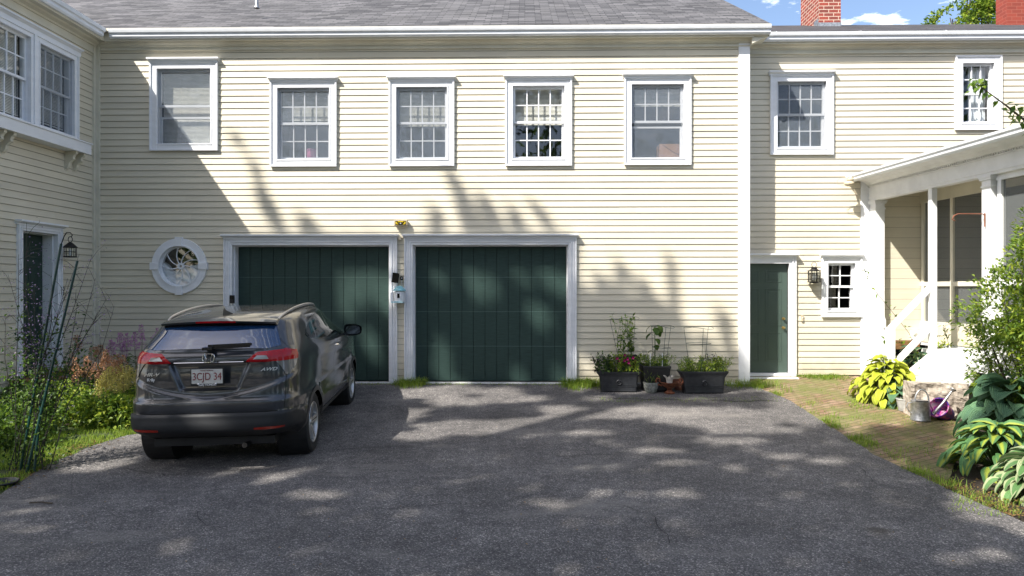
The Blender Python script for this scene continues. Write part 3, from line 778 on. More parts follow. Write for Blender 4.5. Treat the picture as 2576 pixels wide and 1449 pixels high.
g.box(x0-.1, x1+.098, -.058, -.039, z1+.098, z1+.12); cap(g, x0-.1, x1+.12, z1+.12, .03, .13)
g.box(x0, x1, -.05, .1, .30, .357); g.box(x0-.08, x1+.1, -.22, -.0, .235, .30)
g.build('entry_door_frame', M['white'], house, HO, bevel=.003)
panel_door(FR, x0, x1, .36, z1, .065, M['green2'], 'entry_door', [(rZ(825), .026), (rZ(802), .024)])
# corner board beside the porch and flush boards under it
g = MB(FR); g.box(xp, rX(2190), -.034, .0, .33, 3.9); g.build('corner_board', M['white'], house, HO, bevel=.003)
siding(FR, rX(2190), 11.5, .96, 3.9, [], exp=.185, name='porch_back_wall', flush=True)
# chimneys
def chimney(x0, x1, y0, y1, z0, z1, m):
    mb = MB()
    for (a, b, w_) in (((x0, y0), (x1, y0), x1-x0), ((x0, y1), (x0, y0), y1-y0), ((x1, y0), (x1, y1), y1-y0), ((x1, y1), (x0, y1), x1-x0)):
        mb.quad((a[0], a[1], z0), (b[0], b[1], z0), (b[0], b[1], z1), (a[0], a[1], z1), 0, [(0, 0), (w_, 0), (w_, z1-z0), (0, z1-z0)])
    mb.quad((x0, y0, z1), (x1, y0, z1), (x1, y1, z1), (x0, y1, z1))
    return mb.build('chimney', m, house, HO, fix=False)
cy = 15.3; cx0, cx1 = aty(2060, 50, cy).x, aty(2115, 50, cy).x
ch = chimney(cx0, cx1, cy, cy+1.0, 7.0, 9.6, M['chimney'])
g = MB(); zt = aty(2080, 57, cy).z; g.box(cx0-.01, cx1+.01, cy-.012, cy+.02, 7.2, zt); g.box(cx0-.012, cx0+.02, cy+.02, cy+.25, 7.2, zt+.1)
g.build('lead_flashing', M['galv'], ch, HO)
cy = 15.2; chimney(aty(2505, 30, cy+.35).x, aty(2600, 30, cy).x, cy, cy+.35, 7.0, 9.6, M['redchim'])
# ================================================================ PORCH
bq = math.radians(4.5); PX, PY = 6.23, 12.42
def FP(s, n, z): return (PX+s*math.sin(bq)-n*math.cos(bq), PY-s*math.cos(bq)-n*math.sin(bq), z)
def sp(u, n):
    r = ray(u, 700); lo, hi = -1, 9
    for _ in range(50):
        m_ = (lo+hi)/2; p = FP(m_, n, 0)
        if p[0]*r.y-p[1]*r.x > 0: hi = m_
        else: lo = m_
    return (lo+hi)/2
PO = (PX, PY, .3)
porch = thing('screened_porch', 'white screened side porch with square columns and low sloping roof', 'porch', PO)
pb = lambda mb, name, m, **k: mb.build(name, m, porch, PO, **k)
s_post, s_col = sp(2342, 0), sp(2484, 0)
SE = 7.2
g = MB(FP); g.box(-.02, SE, -.10, .035, 3.46, 3.76); g.box(-.02, SE, .035, .05, 3.50, 3.53); g.box(-.02, SE, .035, .055, 3.70, 3.715)
g.prism([(.05, 3.745), (.085, 3.76), (.12, 3.80), (.20, 3.83), (.36, 3.835), (.36, 3.86), (-.1, 3.86), (-.1, 3.745)], -.02, SE, M=None, ax='x')
g.box(-.02, SE, .34, .36, 3.80, 3.90)
pb(g, 'porch_beam', M['porchwhite'])
g = MB(FP); s = 0.0; comb = [(-.02, 3.7545), (-.02, 3.742)]
while s < SE: comb += [(s, 3.742), (s, 3.717), (s+.022, 3.717), (s+.022, 3.742)]; s += .044
comb += [(SE+.02, 3.742), (SE+.02, 3.7545)]
g.prism(comb, .0505, .066)
pb(g, 'dentil_strip', M['porchwhite'])
g = MB(FP)
g.prism([(.361, 3.80), (.40, 3.80), (.425, 3.825), (.43, 3.86), (.45, 3.88), (.455, 3.915), (.443, 3.915), (.438, 3.89), (.361, 3.89)], -.02, SE, ax='x'); pb(g, 'porch_gutter', M['gutter'])
g = MB(FP); tn = math.tan(math.radians(16.5))
A = [(-.02, .40, 3.915), (SE, .40, 3.915), (SE, -4, 3.915+4.4*tn), (-.02, -4, 3.915+4.4*tn)]
g.quad(*A, 0, [(0, 0), (SE, 0), (SE, 4.5), (0, 4.5)]); g.quad(*[(a, b, c-.04) for a, b, c in A][::-1], 1); g.quad((-.02, .40, 3.875), (SE, .40, 3.875), A[1], A[0], 0, [(0, 0)]*4); g.quad((-.02, -4, A[3][2]-.04), (-.02, .4, 3.875), A[0], A[3], 0, [(0, 0)]*4)
pb(g, 'porch_roof', [M['shingle_dark'], M['offwhite']], fix=False)
# ceiling of the entry bay
g = MB(FP); g.box(-.0, SE, -3.2, -.10, 3.62, 3.64); pb(g, 'porch_ceiling', M['offwhite'])
def column(s, w, z0, z1, capital=True, base=None, name='porch_column', n0=-.0):
    g = MB(FP); g.box(s-w/2, s+w/2, n0-w+.02, n0+.02, z0, z1)
    if capital:
        for k, (e, a, b) in enumerate(((.012, .16, .13), (.022, .06, .03), (.034, .03, .0))): g.box(s-w/2-e, s+w/2+e, n0-w+.02-e, n0+.02+e, z1-a, z1-b)
        g.box(s-w/2-.02, s+w/2+.02, n0-w, n0+.04, z1-.13, z1-.06) if False else None
    if base: g.box(s-w/2-.015, s+w/2+.015, n0-w+.005, n0+.035, z0, base); g.box(s-w/2-.008, s+w/2+.008, n0-w+.012, n0+.028, base, base+.03)
    return pb(g, name, M['porchwhite'], bevel=.004)
column(.10, .17, .30, 3.46, base=1.34); column(s_post, .09, .94, 3.46, False, name='porch_post'); column(s_col, .17, .94, 3.46, base=None)
# screened wall set back, and screened bay beyond the column
def screenwall(sa, sb, n, posts, mats='offwhite', z0=1.26, z1=3.46, zm=1.97):
    g = MB(FP)
    for p in posts: g.box(p-.035, p+.035, n-.07, n, z0, z1+.16)
    g.box(sa, sb, n-.068, n-.002, z0-.05, z0+.05); g.box(sa, sb, n-.069, n-.003, zm-.04, zm+.04); g.box(sa, sb, n-.071, n+.002, z1-.04, z1+.16)
    pb(g, 'screen_frame', M[mats], bevel=.003)
    g = MB(FP); g.quad((sa, n-.035, z0), (sb, n-.035, z0), (sb, n-.035, z1), (sa, n-.035, z1)); pb(g, 'porch_screen', M['porchscreen'], fix=False)
nb = -.89; su = [sp(u, nb) for u in (2318, 2393, 2462)]
screenwall(0, s_col, nb, [su[0]+.02, su[1], s_col-.05])
g = MB(FP); g.box(0, s_col, nb-.06, nb, .94, 1.21); pb(g, 'porch_kickboard', M['siding'])
screenwall(s_col+.09, SE, -.04, [s_col+.16, s_col+1.2, s_col+2.3, s_col+3.4], 'porchwhite', 1.30, 3.42, 1.97)
g = MB(FP); g.box(s_col+.09, SE, -.08, .0, .72, 1.26); g.box(s_col+.09, SE, -.08, .025, 1.255, 1.285); g.box(s_col, SE, -.085, .03, .68, .72)
pb(g, 'porch_skirt', M['porchwhite'], bevel=.003)
g = MB(FP)
for i in range(24): g.box(s_col+.1+i*.17, s_col+.26+i*.17, -.07, -.04, .05, .68)
pb(g, 'porch_base_boards', M['teal'])
g = MB(FP); g.box(1.42, SE, -3.2, .02, .88, .94); g.box(0, 1.42, -3.2, -.9, .88, .94); g.box(1.42, s_col, -.03, .0, .70, .88); pb(g, 'porch_floor', M['porchwhite'])
g = MB(FP); g.box(.02, .06, -.88, .0, .80, .955); g.box(0.1, SE, -1.0, -.95, .1, .88, 1); pb(g, 'joist_and_void_shade', [M['wood'], M['blackplastic']])  # timber joist, plus a black sheet standing in for shade under the porch
# far walls inside the porch
g = MB(FP); g.box(0, SE, -3.3, -3.2, .94, 3.6); g.box(SE, SE+.1, -3.3, .0, .3, 3.6); pb(g, 'porch_inner_wall', M['interior'])
# stairs going down to the left, with rails
sa_, sb_ = s_post+.06, s_post+.95
g = MB(FP)
for k in range(3):
    n0_ = .02+.20*k; z = .94-.165*(k+1)
    g.box(sa_, sb_, n0_, n0_+.23, z-.03, z+.005); g.box(sa_, sb_, n0_, n0_+.02, z, z+.14)
pb(g, 'stair_tread', M['porchwhite'], bevel=.003)
for s in (sa_, sb_):
    g = MB(FP); g.prism([(.0, .94), (.0, .62), (.50, .14), (.64, .14), (.64, .44)], s-.02, s+.02, ax='x'); pb(g, 'stair_stringer', M['porchwhite'])
nn = .66
for dz in (0, -.62):
    g = MB(FP); g.bar((s_post, .02, 1.90+dz), (s_post, nn, 1.27+dz), .055, .085); pb(g, 'stair_rail', M['porchwhite'], bevel=.004)
g = MB(FP); g.box(s_post-.05, s_post+.05, nn-.05, nn+.05, .30, 1.29); pb(g, 'newel_post', M['porchwhite'], bevel=.004)
# window deep inside the porch with bright blind
# ================================================================ CAR
def carpaint():
    t = NT('car_paint'); b = t.b
    b.inputs['Base Color'].default_value = (.04, .04, .043, 1); b.inputs['Metallic'].default_value = .25; b.inputs['Roughness'].default_value = .36
    b.inputs['Coat Weight'].default_value = 1; b.inputs['Coat Roughness'].default_value = .02; b.inputs['Coat IOR'].default_value = 1.58
    co = t.coord('Object'); n = t.noise(co, 900, 2); r = t.ramp(n, 0, [(.3, (.013, .016, .022)), (.7, (.024, .028, .036))])
    d = t.noise(co, 2.5, 5); r2 = t.ramp(d, 0, [(.35, (.92, .92, .92)), (.7, (1.08, 1.08, 1.08))]); t.col(t.mix(1, (r, 0), (r2, 0), 'MULTIPLY'))
    rr = t.ramp(d, 0, [(.3, (.03, .03, .03)), (.7, (.09, .09, .09))]); t.link(rr, 0, b, 'Coat Roughness'); return t.m
M['paint'] = carpaint()
def carglass(name, c, ior, alpha=1):
    t = NT(name); t.b.inputs['Base Color'].default_value = (*c, 1); t.b.inputs['Roughness'].default_value = .03; t.b.inputs['IOR'].default_value = ior
    return t.m
M['cglass'] = carglass('tinted_glass_painted_sky', (.008, .035, .10), 2.1)  # dark tint, with reflected sky put into the blue base colour
M['cglass2'] = carglass('side_glass', (.010, .014, .013), 1.32); M['cglass2'].node_tree.nodes['Principled BSDF'].inputs['Specular IOR Level'].default_value = .12
M['cblack'] = basic('gloss_black', (.008, .008, .009), .12)
M['clad'] = basic('bumper_plastic', (.020, .021, .023), .55, spec=.35, var=.1, scale=300)
M['clad2'] = basic('arch_plastic', (.055, .054, .055), .5, var=.1, scale=300)
M['redlens'] = carglass('red_lens', (.40, .003, .008), 1.5)
M['redglow'] = carglass('red_reflector', (.30, .02, .01), 1.6)
M['clear'] = carglass('clear_lens', (.16, .155, .15), 1.7)
M['seam'] = basic('panel_gap', (.004, .004, .004), .8)
M['chrome'] = basic('chrome', (.75, .75, .76), .12, 1, var=.02)
M['mirrorg'] = basic('mirror_glass', (.12, .17, .24), .05, 1, var=.02)
M['silver'] = basic('alloy_silver', (.58, .57, .55), .32, .75, var=.04)
M['rubber'] = basic('tyre_rubber', (.016, .016, .017), .75, var=.15, scale=40)
M['rail'] = basic('roof_rail', (.42, .41, .40), .35, .7, var=.04)
M['plate'] = basic('plate_white', (.62, .61, .57), .45, var=.06, scale=30)
M['platetext'] = basic('plate_red', (.22, .03, .03), .5)
M['whitetext'] = basic('white_letter', (.75, .75, .75), .5)
M['darkpocket'] = basic('dark_pocket', (.01, .01, .011), .6)
ROWS = [(.30,-.72,3.2,.80),(.36,-.80,3.34,.85),(.43,-.84,3.40,.875),(.55,-.85,3.44,.886),(.60,-.847,3.45,.886),(.622,-.824,3.45,.885),(.70,-.818,3.45,.885),(.735,-.813,3.45,.884),(.765,-.785,3.44,.875),
 (.85,-.770,3.42,.872),(.95,-.764,3.38,.872),(1.03,-.756,3.25,.870),(1.11,-.742,2.95,.864),(1.17,-.722,2.5,.852),(1.225,-.690,2.30,.832),(1.30,-.62,2.12,.800),(1.40,-.525,1.87,.752),(1.46,-.465,1.70,.718),
 (1.495,-.42,1.56,.686),(1.52,-.35,1.42,.63),(1.54,-.20,1.2,.50),(1.55,.12,.88,.25),(1.553,.45,.5,.02)]
NR = len(ROWS)-1
def row(v):
    i = min(NR-1, max(0, int(v))); f = v-i
    a = ROWS[max(0, i-1)]; b = ROWS[i]; c = ROWS[i+1]; d = ROWS[min(NR, i+2)]
    out = []
    for k in range(4):
        # monotone-ish hermite
        s0 = (c[k]-a[k])/2; s1 = (d[k]-b[k])/2; dl = c[k]-b[k]
        if (b[k]-a[k])*dl <= 0: s0 = 0
        if (d[k]-c[k])*dl <= 0: s1 = 0
        lim = 3*abs(dl); s0 = max(-lim, min(lim, s0)); s1 = max(-lim, min(lim, s1))
        h = f*f*(3-2*f); out.append(b[k]*(1-h)+c[k]*h+s0*(f**3-2*f*f+f)+s1*(f**3-f*f))
    return out
_rc = {}
def ringpts(v):
    key = round(v, 4)
    if key in _rc: return _rc[key]
    z, yr, yf, w = row(v); yc = (yr+yf)/2; A = (yf-yr)/2; P = []; NE = 7.0-2.6*sst(.95, 1.5, z)
    for i in range(241):
        t = PI*i/240; s = math.sin(t); c = -math.cos(t)
        P.append((w*abs(s)**(2/NE), yc+A*math.copysign(abs(c)**(2/NE), c)))
    L = [0]
    for a, b in zip(P, P[1:]): L.append(L[-1]+math.hypot(b[0]-a[0], b[1]-a[1]))
    _rc[key] = (P, [x/L[-1] for x in L], z); return _rc[key]
def lift(y, z): return .062*max(-.4, 1-((y-1.15)/1.55)**2)*sst(1.34, 1.52, z)
WH = [(0, .335), (2.61, .335)]
def base(q, v):
    P, L, z = ringpts(v); lo, hi = 0, 240
    while hi-lo > 1:
        m_ = (lo+hi)//2
        if L[m_] <= q: lo = m_
        else: hi = m_
    f = (q-L[lo])/max(1e-9, L[hi]-L[lo]); x = P[lo][0]+(P[hi][0]-P[lo][0])*f; y = P[lo][1]+(P[hi][1]-P[lo][1])*f
    return x, y, z
def surf(q, v):
    x, y, z = base(q, v)
    # rear features
    z += .075*(1-sst(.30, .52, z))*sst(-.30, -.6, y)
    if y < -.3 and z < 1.24:
        rw_ = sst(-.35, -.6, y)
        zc = .785+.19*(x/.8)**2
        y += .034*sst(zc-.03, zc+.012, z)*rw_*(1-sst(.80, .9, x))*(1-sst(1.05, 1.2, z)*.6)
        hw = .27+.11*(z-.84)/.26
        y += .045*(1-sst(hw-.02, hw+.02, x))*sst(.835, .865, z)*(1-sst(1.105, 1.118, z))
        y -= .018*(1-sst(.55, .62, x))*sst(1.115, 1.125, z)*(1-sst(1.17, 1.21, z))
        y += .012*(1-sst(.6, .7, x))*(1-sst(.60, .66, z))*sst(.5, .58, z)
    side = sst(w_ := row(v)[3]*.9, row(v)[3]*.985, x) if x > .5 else 0
    if side > 0:
        for yw, zw in WH:
            r = math.hypot(y-yw, z-zw)
            x += side*.015*(1-sst(.40, .50, r))*(1 if z < 1.0 else 0)
        # door crease and rocker tuck
        zc = .80+.10*(2.2-y)*.35
        if -.2 < y < 2.6:
            x -= side*.012*math.exp(-((z-(.62+.03*y))/.14)**2)*sst(-.1, .45, y)*(1-sst(2.0, 2.4, y))
            x += side*.006*math.exp(-((z-(1.06-.055*y))/.035)**2)*sst(-.1, .3, y)*(1-sst(2.1, 2.5, y))
    z += lift(y, z)
    return Vector((x, y, z))
def vz(z):
    lo, hi = 0, NR
    for _ in range(40):
        m_ = (lo+hi)/2
        if row(m_)[0] < z: lo = m_
        else: hi = m_
    return lo
def S_(y, z, side=True):
    zz = z
    for _ in range(6): zz = z-lift(y if side else -.5, zz)
    v = vz(zz); lo, hi = 0, 1
    for _ in range(40):
        m_ = (lo+hi)/2
        if base(m_, v)[1] < y: lo = m_
        else: hi = m_
    return (lo*10, v)
def R_(x, z):
    v = vz(z); lo, hi = 0, .35
    for _ in range(40):
        m_ = (lo+hi)/2
        if base(m_, v)[0] < x and base(m_, v)[1] < 0: lo = m_
        else: hi = m_
    return (lo*10, v)
def dens(poly, step=.25):
    return poly
def inside(p, poly):
    x, y = p; c = False; n = len(poly)
    for i in range(n):
        a, b = poly[i], poly[(i+1) % n]
        if (a[1] > y) != (b[1] > y) and x < (b[0]-a[0])*(y-a[1])/(b[1]-a[1])+a[0]: c = not c
    return c
def circ(yc, zc, r, n=36):
    return [S_(yc+r*math.cos(2*PI*i/n), max(.301, zc+r*math.sin(2*PI*i/n))) for i in range(n)]
def segs(pts, fn, n=4):
    out = []
    for a, b in zip(pts, pts[1:]+pts[:1]):
        for k in range(n): out.append(fn(a[0]+(b[0]-a[0])*k/n, a[1]+(b[1]-a[1])*k/n))
    return out
car = thing('parked_car', 'dark grey compact crossover parked before the left garage door, seen from behind', 'car')
regs = []   # (name, polygon) in priority order
regs.append(('hole', circ(0, .335, .352))); regs.append(('hole', circ(2.61, .335, .352)))
regs.append(('clad', circ(0, .335, .405))); regs.append(('clad', circ(2.61, .335, .405)))
regs.append(('sill', segs([(.3, .301), (2.3, .301), (2.3, .40), (.3, .40)], S_)))
qb = S_(-.33, .5)[0]
bump_ = [(-.02, vz(.301)), (S_(-.34, .36)[0], vz(.301)), S_(-.335, .46), S_(-.42, .53), S_(-.6, .595), R_(.82, .618), R_(.7, .618), R_(.35, .616), (-.02, vz(.616))]
regs.append(('bumper', bump_))
regs.append(('lens', [R_(.36, 1.122), R_(.47, 1.205), R_(.6, 1.215), R_(.74, 1.225), S_(-.58, 1.225), S_(-.43, 1.20), S_(-.44, 1.16), S_(-.475, 1.112), R_(.70, 1.112), R_(.55, 1.116)]))
regs.append(('clear', [R_(.64, 1.112), R_(.70, 1.112), S_(-.475, 1.112), S_(-.52, 1.06), S_(-.60, 1.005), R_(.76, .97), R_(.725, .975)]))
regs.append(('rearglass', [(-.02, vz(1.252)), R_(.3, 1.25), R_(.56, 1.242), R_(.665, 1.262), R_(.62, 1.36), R_(.575, 1.45), R_(.3, 1.464), (-.02, vz(1.467))]))
DLO = [(2.18, 1.13), (1.4, 1.165), (.75, 1.20), (.25, 1.245), (.02, 1.29), (.0, 1.315), (.12, 1.365), (.35, 1.435), (.65, 1.492), (.95, 1.522), (1.25, 1.520), (1.5, 1.480), (1.78, 1.385), (2.0, 1.27)]
GR_ = [(1.13, 1.192), (.42, 1.240), (.50, 1.36), (.56, 1.450), (.72, 1.492), (.95, 1.508), (1.16, 1.507)]
GF_ = [(2.08, 1.15), (1.21, 1.188), (1.235, 1.505), (1.48, 1.468), (1.72, 1.385), (1.93, 1.28)]
GQ_ = [(.36, 1.252), (.10, 1.292), (.12, 1.335), (.30, 1.405), (.455, 1.432)]
for nm, p in (('glassr', GR_), ('glassf', GF_), ('glassq', GQ_)): regs.append((nm, [S_(a, b) for a, b in p]))
regs.append(('trim', [S_(a, b) for a, b in DLO]))
# domain grid
qs = []
q = 0.0
while q < 1: qs.append(q*10); q += .0022 if q < .12 else (.0042 if q < .9 else .01)
qs.append(10.0)
vs_ = []
v = 0.0
while v < NR-1e-6:
    dz = abs(row(min(NR, v+.25))[0]-row(v)[0])*4; vs_.append(v); v += min(.5, max(.08, .014/max(dz, .01)))
vs_.append(float(NR))
bm = bmesh.new(); nq = len(qs)
gv = [bm.verts.new((a, b, 0)) for b in vs_ for a in qs]
for j in range(len(vs_)-1):
    for i in range(nq-1):
        k = j*nq+i; bm.faces.new((gv[k], gv[k+1], gv[k+nq+1], gv[k+nq]))
for nm, poly in regs:
    xs = [p[0] for p in poly]; ys = [p[1] for p in poly]; bb = (min(xs), max(xs), min(ys), max(ys))
    for a, b in zip(poly, poly[1:]+poly[:1]):
        d = Vector((b[0]-a[0], b[1]-a[1], 0))
        if d.length < 1e-6: continue
        n_ = Vector((-d.y, d.x, 0)).normalized()
        x0, x1 = min(a[0], b[0])-.06, max(a[0], b[0])+.06; y0, y1 = min(a[1], b[1])-.35, max(a[1], b[1])+.35
        fs = [f for f in bm.faces if x0 < (c_ := f.calc_center_median()).x < x1 and y0 < c_.y < y1]
        if not fs: continue
        ge = list({e for f in fs for e in f.edges}); gvs = list({v_ for f in fs for v_ in f.verts})
        bmesh.ops.bisect_plane(bm, geom=fs+ge+gvs, dist=1e-5, plane_co=(a[0], a[1], 0), plane_no=n_)
groups = {}
for f in bm.faces:
    c_ = f.calc_center_median(); nm = 'body'
    for n_, poly in regs:
        if inside((c_.x, c_.y), poly): nm = n_; break
    if nm == 'hole': continue
    groups.setdefault(nm, []).append([v_.index for v_ in f.verts])
bm.verts.index_update(); bm.verts.ensure_lookup_table()
groups = {}
for f in bm.faces:
    c_ = f.calc_center_median(); nm = 'body'
    for n_, poly in regs:
        if inside((c_.x, c_.y), poly): nm = n_; break
    groups.setdefault(nm, []).append([v_.index for v_ in f.verts])
P3 = [surf(min(1, max(0, v_.co.x/10)), v_.co.y) for v_ in bm.verts]
bm.free()
def carpart(name, keys, mats, both=True, sidesel=0, off=0.0, parent=None, extra=None):
    mb = MB()
    for mi, k in enumerate(keys):
        for sgn in ((1, -1) if both else ((1,) if sidesel >= 0 else (-1,))):
            for f in groups.get(k, []):
                pts = [Vector((P3[i].x*sgn, P3[i].y, P3[i].z)) for i in f]
                if sgn < 0: pts.reverse()
                mb.add(pts, [tuple(range(len(pts)))], mi)
    if extra: extra(mb)
    me_o = mb.build(name, mats, parent or car, fix=False)
    b_ = bmesh.new(); b_.from_mesh(me_o.data); bmesh.ops.remove_doubles(b_, verts=b_.verts, dist=.0004)
    if off:
        b_.normal_update()
        for v_ in b_.verts: v_.co += v_.normal*off
    b_.to_mesh(me_o.data); b_.free()
    me_o.data.polygons.foreach_set('use_smooth', [True]*len(me_o.data.polygons)); me_o.data.set_sharp_from_angle(angle=math.radians(50))
    return me_o
def ribbon(mb, pts, w=.006, mi=1, off=.0012):
    for sgn in (1, -1):
        Q = []
        for a, b in zip(pts, pts[1:]):
            for k in range(12):
                qx = a[0]+(b[0]-a[0])*k/12; vx = a[1]+(b[1]-a[1])*k/12
                e = .02; p = surf(min(1, max(0, qx/10)), vx); pq = surf(min(1, qx/10+.001), vx); pv = surf(min(1, max(0, qx/10)), vx+.05)
                n_ = (pq-p).cross(pv-p).normalized(); Q.append((p, n_))
        for i in range(len(Q)-1):
            (p, n_), (p2, n2) = Q[i], Q[i+1]; d = (p2-p)
            if d.length < 1e-6: continue
            s_ = d.cross(n_).normalized()*w/2; o = n_*off
            vs = [p-s_+o, p2-s_+n2*off, p2+s_+n2*off, p+s_+o]
            if sgn < 0: vs = [Vector((-a.x, a.y, a.z)) for a in vs][::-1]
            mb.add(vs, [(0, 1, 2, 3)], mi)
def seams(mb):
    ribbon(mb, [R_(.735, 1.235), R_(.735, .97), R_(.735, .80), R_(.73, .625)], .007)
    ribbon(mb, [R_(.735, 1.235), S_(-.50, 1.30), S_(-.44, 1.40), S_(-.40, 1.47)], .007)
    ribbon(mb, [S_(1.17, 1.18), S_(1.17, .90), S_(1.16, .60), S_(1.12, .41)], .006)
    ribbon(mb, [S_(2.10, 1.13), S_(2.16, .85), S_(2.12, .41)], .006)
    ribbon(mb, [S_(.25, 1.235), S_(.40, 1.0), S_(.50, .74), S_(.58, .5), S_(.62, .41)], .006)
    ribbon(mb, [S_(-.45, 1.10), S_(-.40, .85), S_(-.36, .70)], .004)
    ribbon(mb, [R_(.0, .628), R_(.4, .628), R_(.7, .628)], .006)
body = carpart('body', ['body', 'zz', 'trim'], [M['paint'], M['seam'], M['cblack']], extra=seams)
for sgn in (1, -1):
    allc = groups['clad']
    for fr_ in (0, 1):
        groups['clad'] = [f for f in allc if (sum(P3[i].y for i in f)/len(f) > 1.3) == bool(fr_)]; carpart('wheel_arch_trim', ['clad'], [M['clad2']], False, sgn, .006)
    groups['clad'] = allc
    carpart('side_sill', ['sill'], [M['clad2']], False, sgn, .006)
carpart('rear_bumper', ['bumper'], [M['clad']], off=.007)
carpart('rear_window', ['rearglass'], [M['cglass']], off=.002)
for sgn in (1, -1):
    for k, nm in (('glassf', 'door_window'), ('glassr', 'door_window'), ('glassq', 'quarter_window')):
        carpart(nm, [k], [M['cglass2']], False, sgn, .001)
    tl = carpart('tail_light', ['lens'], [M['redlens']], False, sgn, .010)
    carpart('clear_lens', ['clear'], [M['clear']], False, sgn, .008, parent=tl)
    # reversing lamp in the inner tip
    g = MB(); pp = [R_(.44, 1.145), R_(.585, 1.142), R_(.565, 1.178), R_(.475, 1.182)]
    c3 = [surf(a/10, b) for a, b in pp]; c3 = [Vector((p.x*sgn, p.y-.026, p.z)) for p in c3]
    g.add(c3 if sgn > 0 else c3[::-1], [(0, 1, 2, 3)]); g.build('reversing_lamp', M['rail'], tl, fix=False)
    # reflector low in the bumper
    g = MB(); N = 10; rowp = []
    for i in range(N+1):
        x = .46+.30*i/N; hh = .026*(.4+.6*math.sin(PI*min(1, .15+i/N*.8)))
        for z in (.445-hh, .445+hh):
            qx, vx = R_(x, z); p = surf(qx/10, vx); rowp.append(Vector((p.x*sgn, p.y-.0125, p.z)))
    g.add(rowp, [(2*i, 2*i+2, 2*i+3, 2*i+1) if sgn > 0 else (2*i+1, 2*i+3, 2*i+2, 2*i) for i in range(N)]); g.build('bumper_reflector', M['redglow'], car, fix=False)
# spoiler with brake light
g = MB(); N = 24; prof = []
for i in range(N+1):
    x = -.585+1.17*i/N; u = abs(x)/.60
    yb = -.515+.10*u**3; zb = 1.520-.030*u**2
    yf = -.28+.02*u; zf = surf(*( (S_(.0, 1.5)[0]/10, 0))).z*0 + 1.565-.055*u**2
    prof.append([(x, yf, zf), (x, (yb+yf)/2, zb+(zf-zb)*.62+.008), (x, yb, zb), (x, yb+.008, zb-.020), (x, yb+.08, zb-.036), (x, yf, zb-.05)])
vs = [p for r in prof for p in r]; K = 6
g.add(vs, [(i*K+j, (i+1)*K+j, (i+1)*K+(j+1) % K, i*K+(j+1) % K) for i in range(N) for j in range(K)] + [tuple(range(K)), tuple(N*K+j for j in range(K-1, -1, -1))])
sp_o = g.build('rear_spoiler', M['paint'], car, smooth=50)
g = MB(); N = 12; vs = []
for i in range(N+1):
    x = -.20+.40*i/N; u = abs(x)/.60; yb = -.515+.10*u**3; zb = 1.520-.030*u**2
    vs += [(x, yb-.002, zb-.001), (x, yb+.004, zb-.019)]
g.add(vs, [(2*i, 2*i+1, 2*i+3, 2*i+2) for i in range(N)]); g.build('high_brake_light', M['redlens'], sp_o, fix=False)
# wiper
g = MB(); g.box(-.05, .05, -.775, -.68, 1.245, 1.275); g.bar((-.03, -.735, 1.262), (.40, -.70, 1.275), .03, .022); g.bar((.0, -.742, 1.285), (.42, -.708, 1.295), .014, .03)
g.build('rear_wiper', M['cblack'], car, bevel=.004)
# chrome strip over the plate
g = MB(); g.tube([(x, surf(R_(abs(x), 1.118)[0]/10, vz(1.118)).y-.012, 1.119) for x in [-.34+.068*i for i in range(11)]], .005, 6); g.build('tailgate_trim', M['chrome'], car)
# plate and writing
def text(s, size, name, m, parent, mat4, ext=.0015, sx=1.0, shear=0, bold=0, font_rot=True):
    cu = bpy.data.curves.new(name, 'FONT'); cu.body = s; cu.size = size; cu.extrude = ext; cu.align_x = 'CENTER'; cu.align_y = 'CENTER'; cu.shear = shear; cu.offset = bold
    tmp = bpy.data.objects.new('tmp', cu); C.objects.link(tmp); bpy.context.view_layer.update()
    me = bpy.data.meshes.new_from_object(tmp); bpy.data.objects.remove(tmp); me.name = name
    me.transform(mat4 @ Matrix.Scale(sx, 4, (1, 0, 0))); me.materials.clear(); me.materials.append(m)
    o = bpy.data.objects.new(name, me); C.objects.link(o); o.parent = parent; return o
rx90 = Matrix.Rotation(PI/2, 4, 'X')
PZ = .985; PYy = -.772
g = MB(); g.box(-.1625, .1625, PYy-.012, PYy, PZ-.092, PZ+.088); pf = g.build('plate_frame', M['blackplastic'], car, bevel=.004)
g = MB(); g.box(-.150, .150, PYy-.015, PYy-.010, PZ-.068, PZ+.076); pl = g.build('license_plate', M['plate'], pf)
text('3CJD 34', .105, 'plate_number', M['platetext'], pf, Matrix.Translation((0, PYy-.017, PZ+.0)) @ rx90, sx=.78)
text('Kelly HONDA', .028, 'frame_lettering', M['whitetext'], pf, Matrix.Translation((0, PYy-.014, PZ-.081)) @ rx90, bold=.0006)
text('MASSACHUSETTS', .016, 'plate_state', M['platetext'], pf, Matrix.Translation((0, PYy-.017, PZ+.062)) @ rx90)
for x in (-.085, .085):
    g = MB(); g.sphere((x, PYy-.014, PZ-.074), .011); g.build('plate_screw', M['chrome'], pf, smooth=True)
def rear_y(x, z): qx, vx = R_(abs(x), z); return surf(qx/10, vx).y
def facing(x, z, off=.010):
    y = rear_y(x, z); y2 = rear_y(x+.05, z); y3 = rear_y(x, z+.02)
    t1 = Vector((.05, y2-y, 0)).normalized(); t2 = Vector((0, y3-y, .02)).normalized(); n_ = t1.cross(t2).normalized()
    m_ = Matrix((t1, t2, -n_ if n_.y > 0 else n_)).transposed().to_4x4()
    nn_ = -n_ if n_.y > 0 else n_
    return Matrix.Translation(Vector((x, y, z))+nn_*off) @ m_
text('HR-V', .050, 'badge', M['silver'], car, facing(-.57, 1.005, .006), ext=.003, shear=.35, sx=1.35, bold=.0008)
text('Kelly', .040, 'badge', M['whitetext'], car, facing(-.57, .955, .006), ext=.001, bold=.0012)
text('AWD', .046, 'badge', M['silver'], car, facing(.58, 1.035, .004), ext=.003, shear=.35, sx=1.35, bold=.0008)
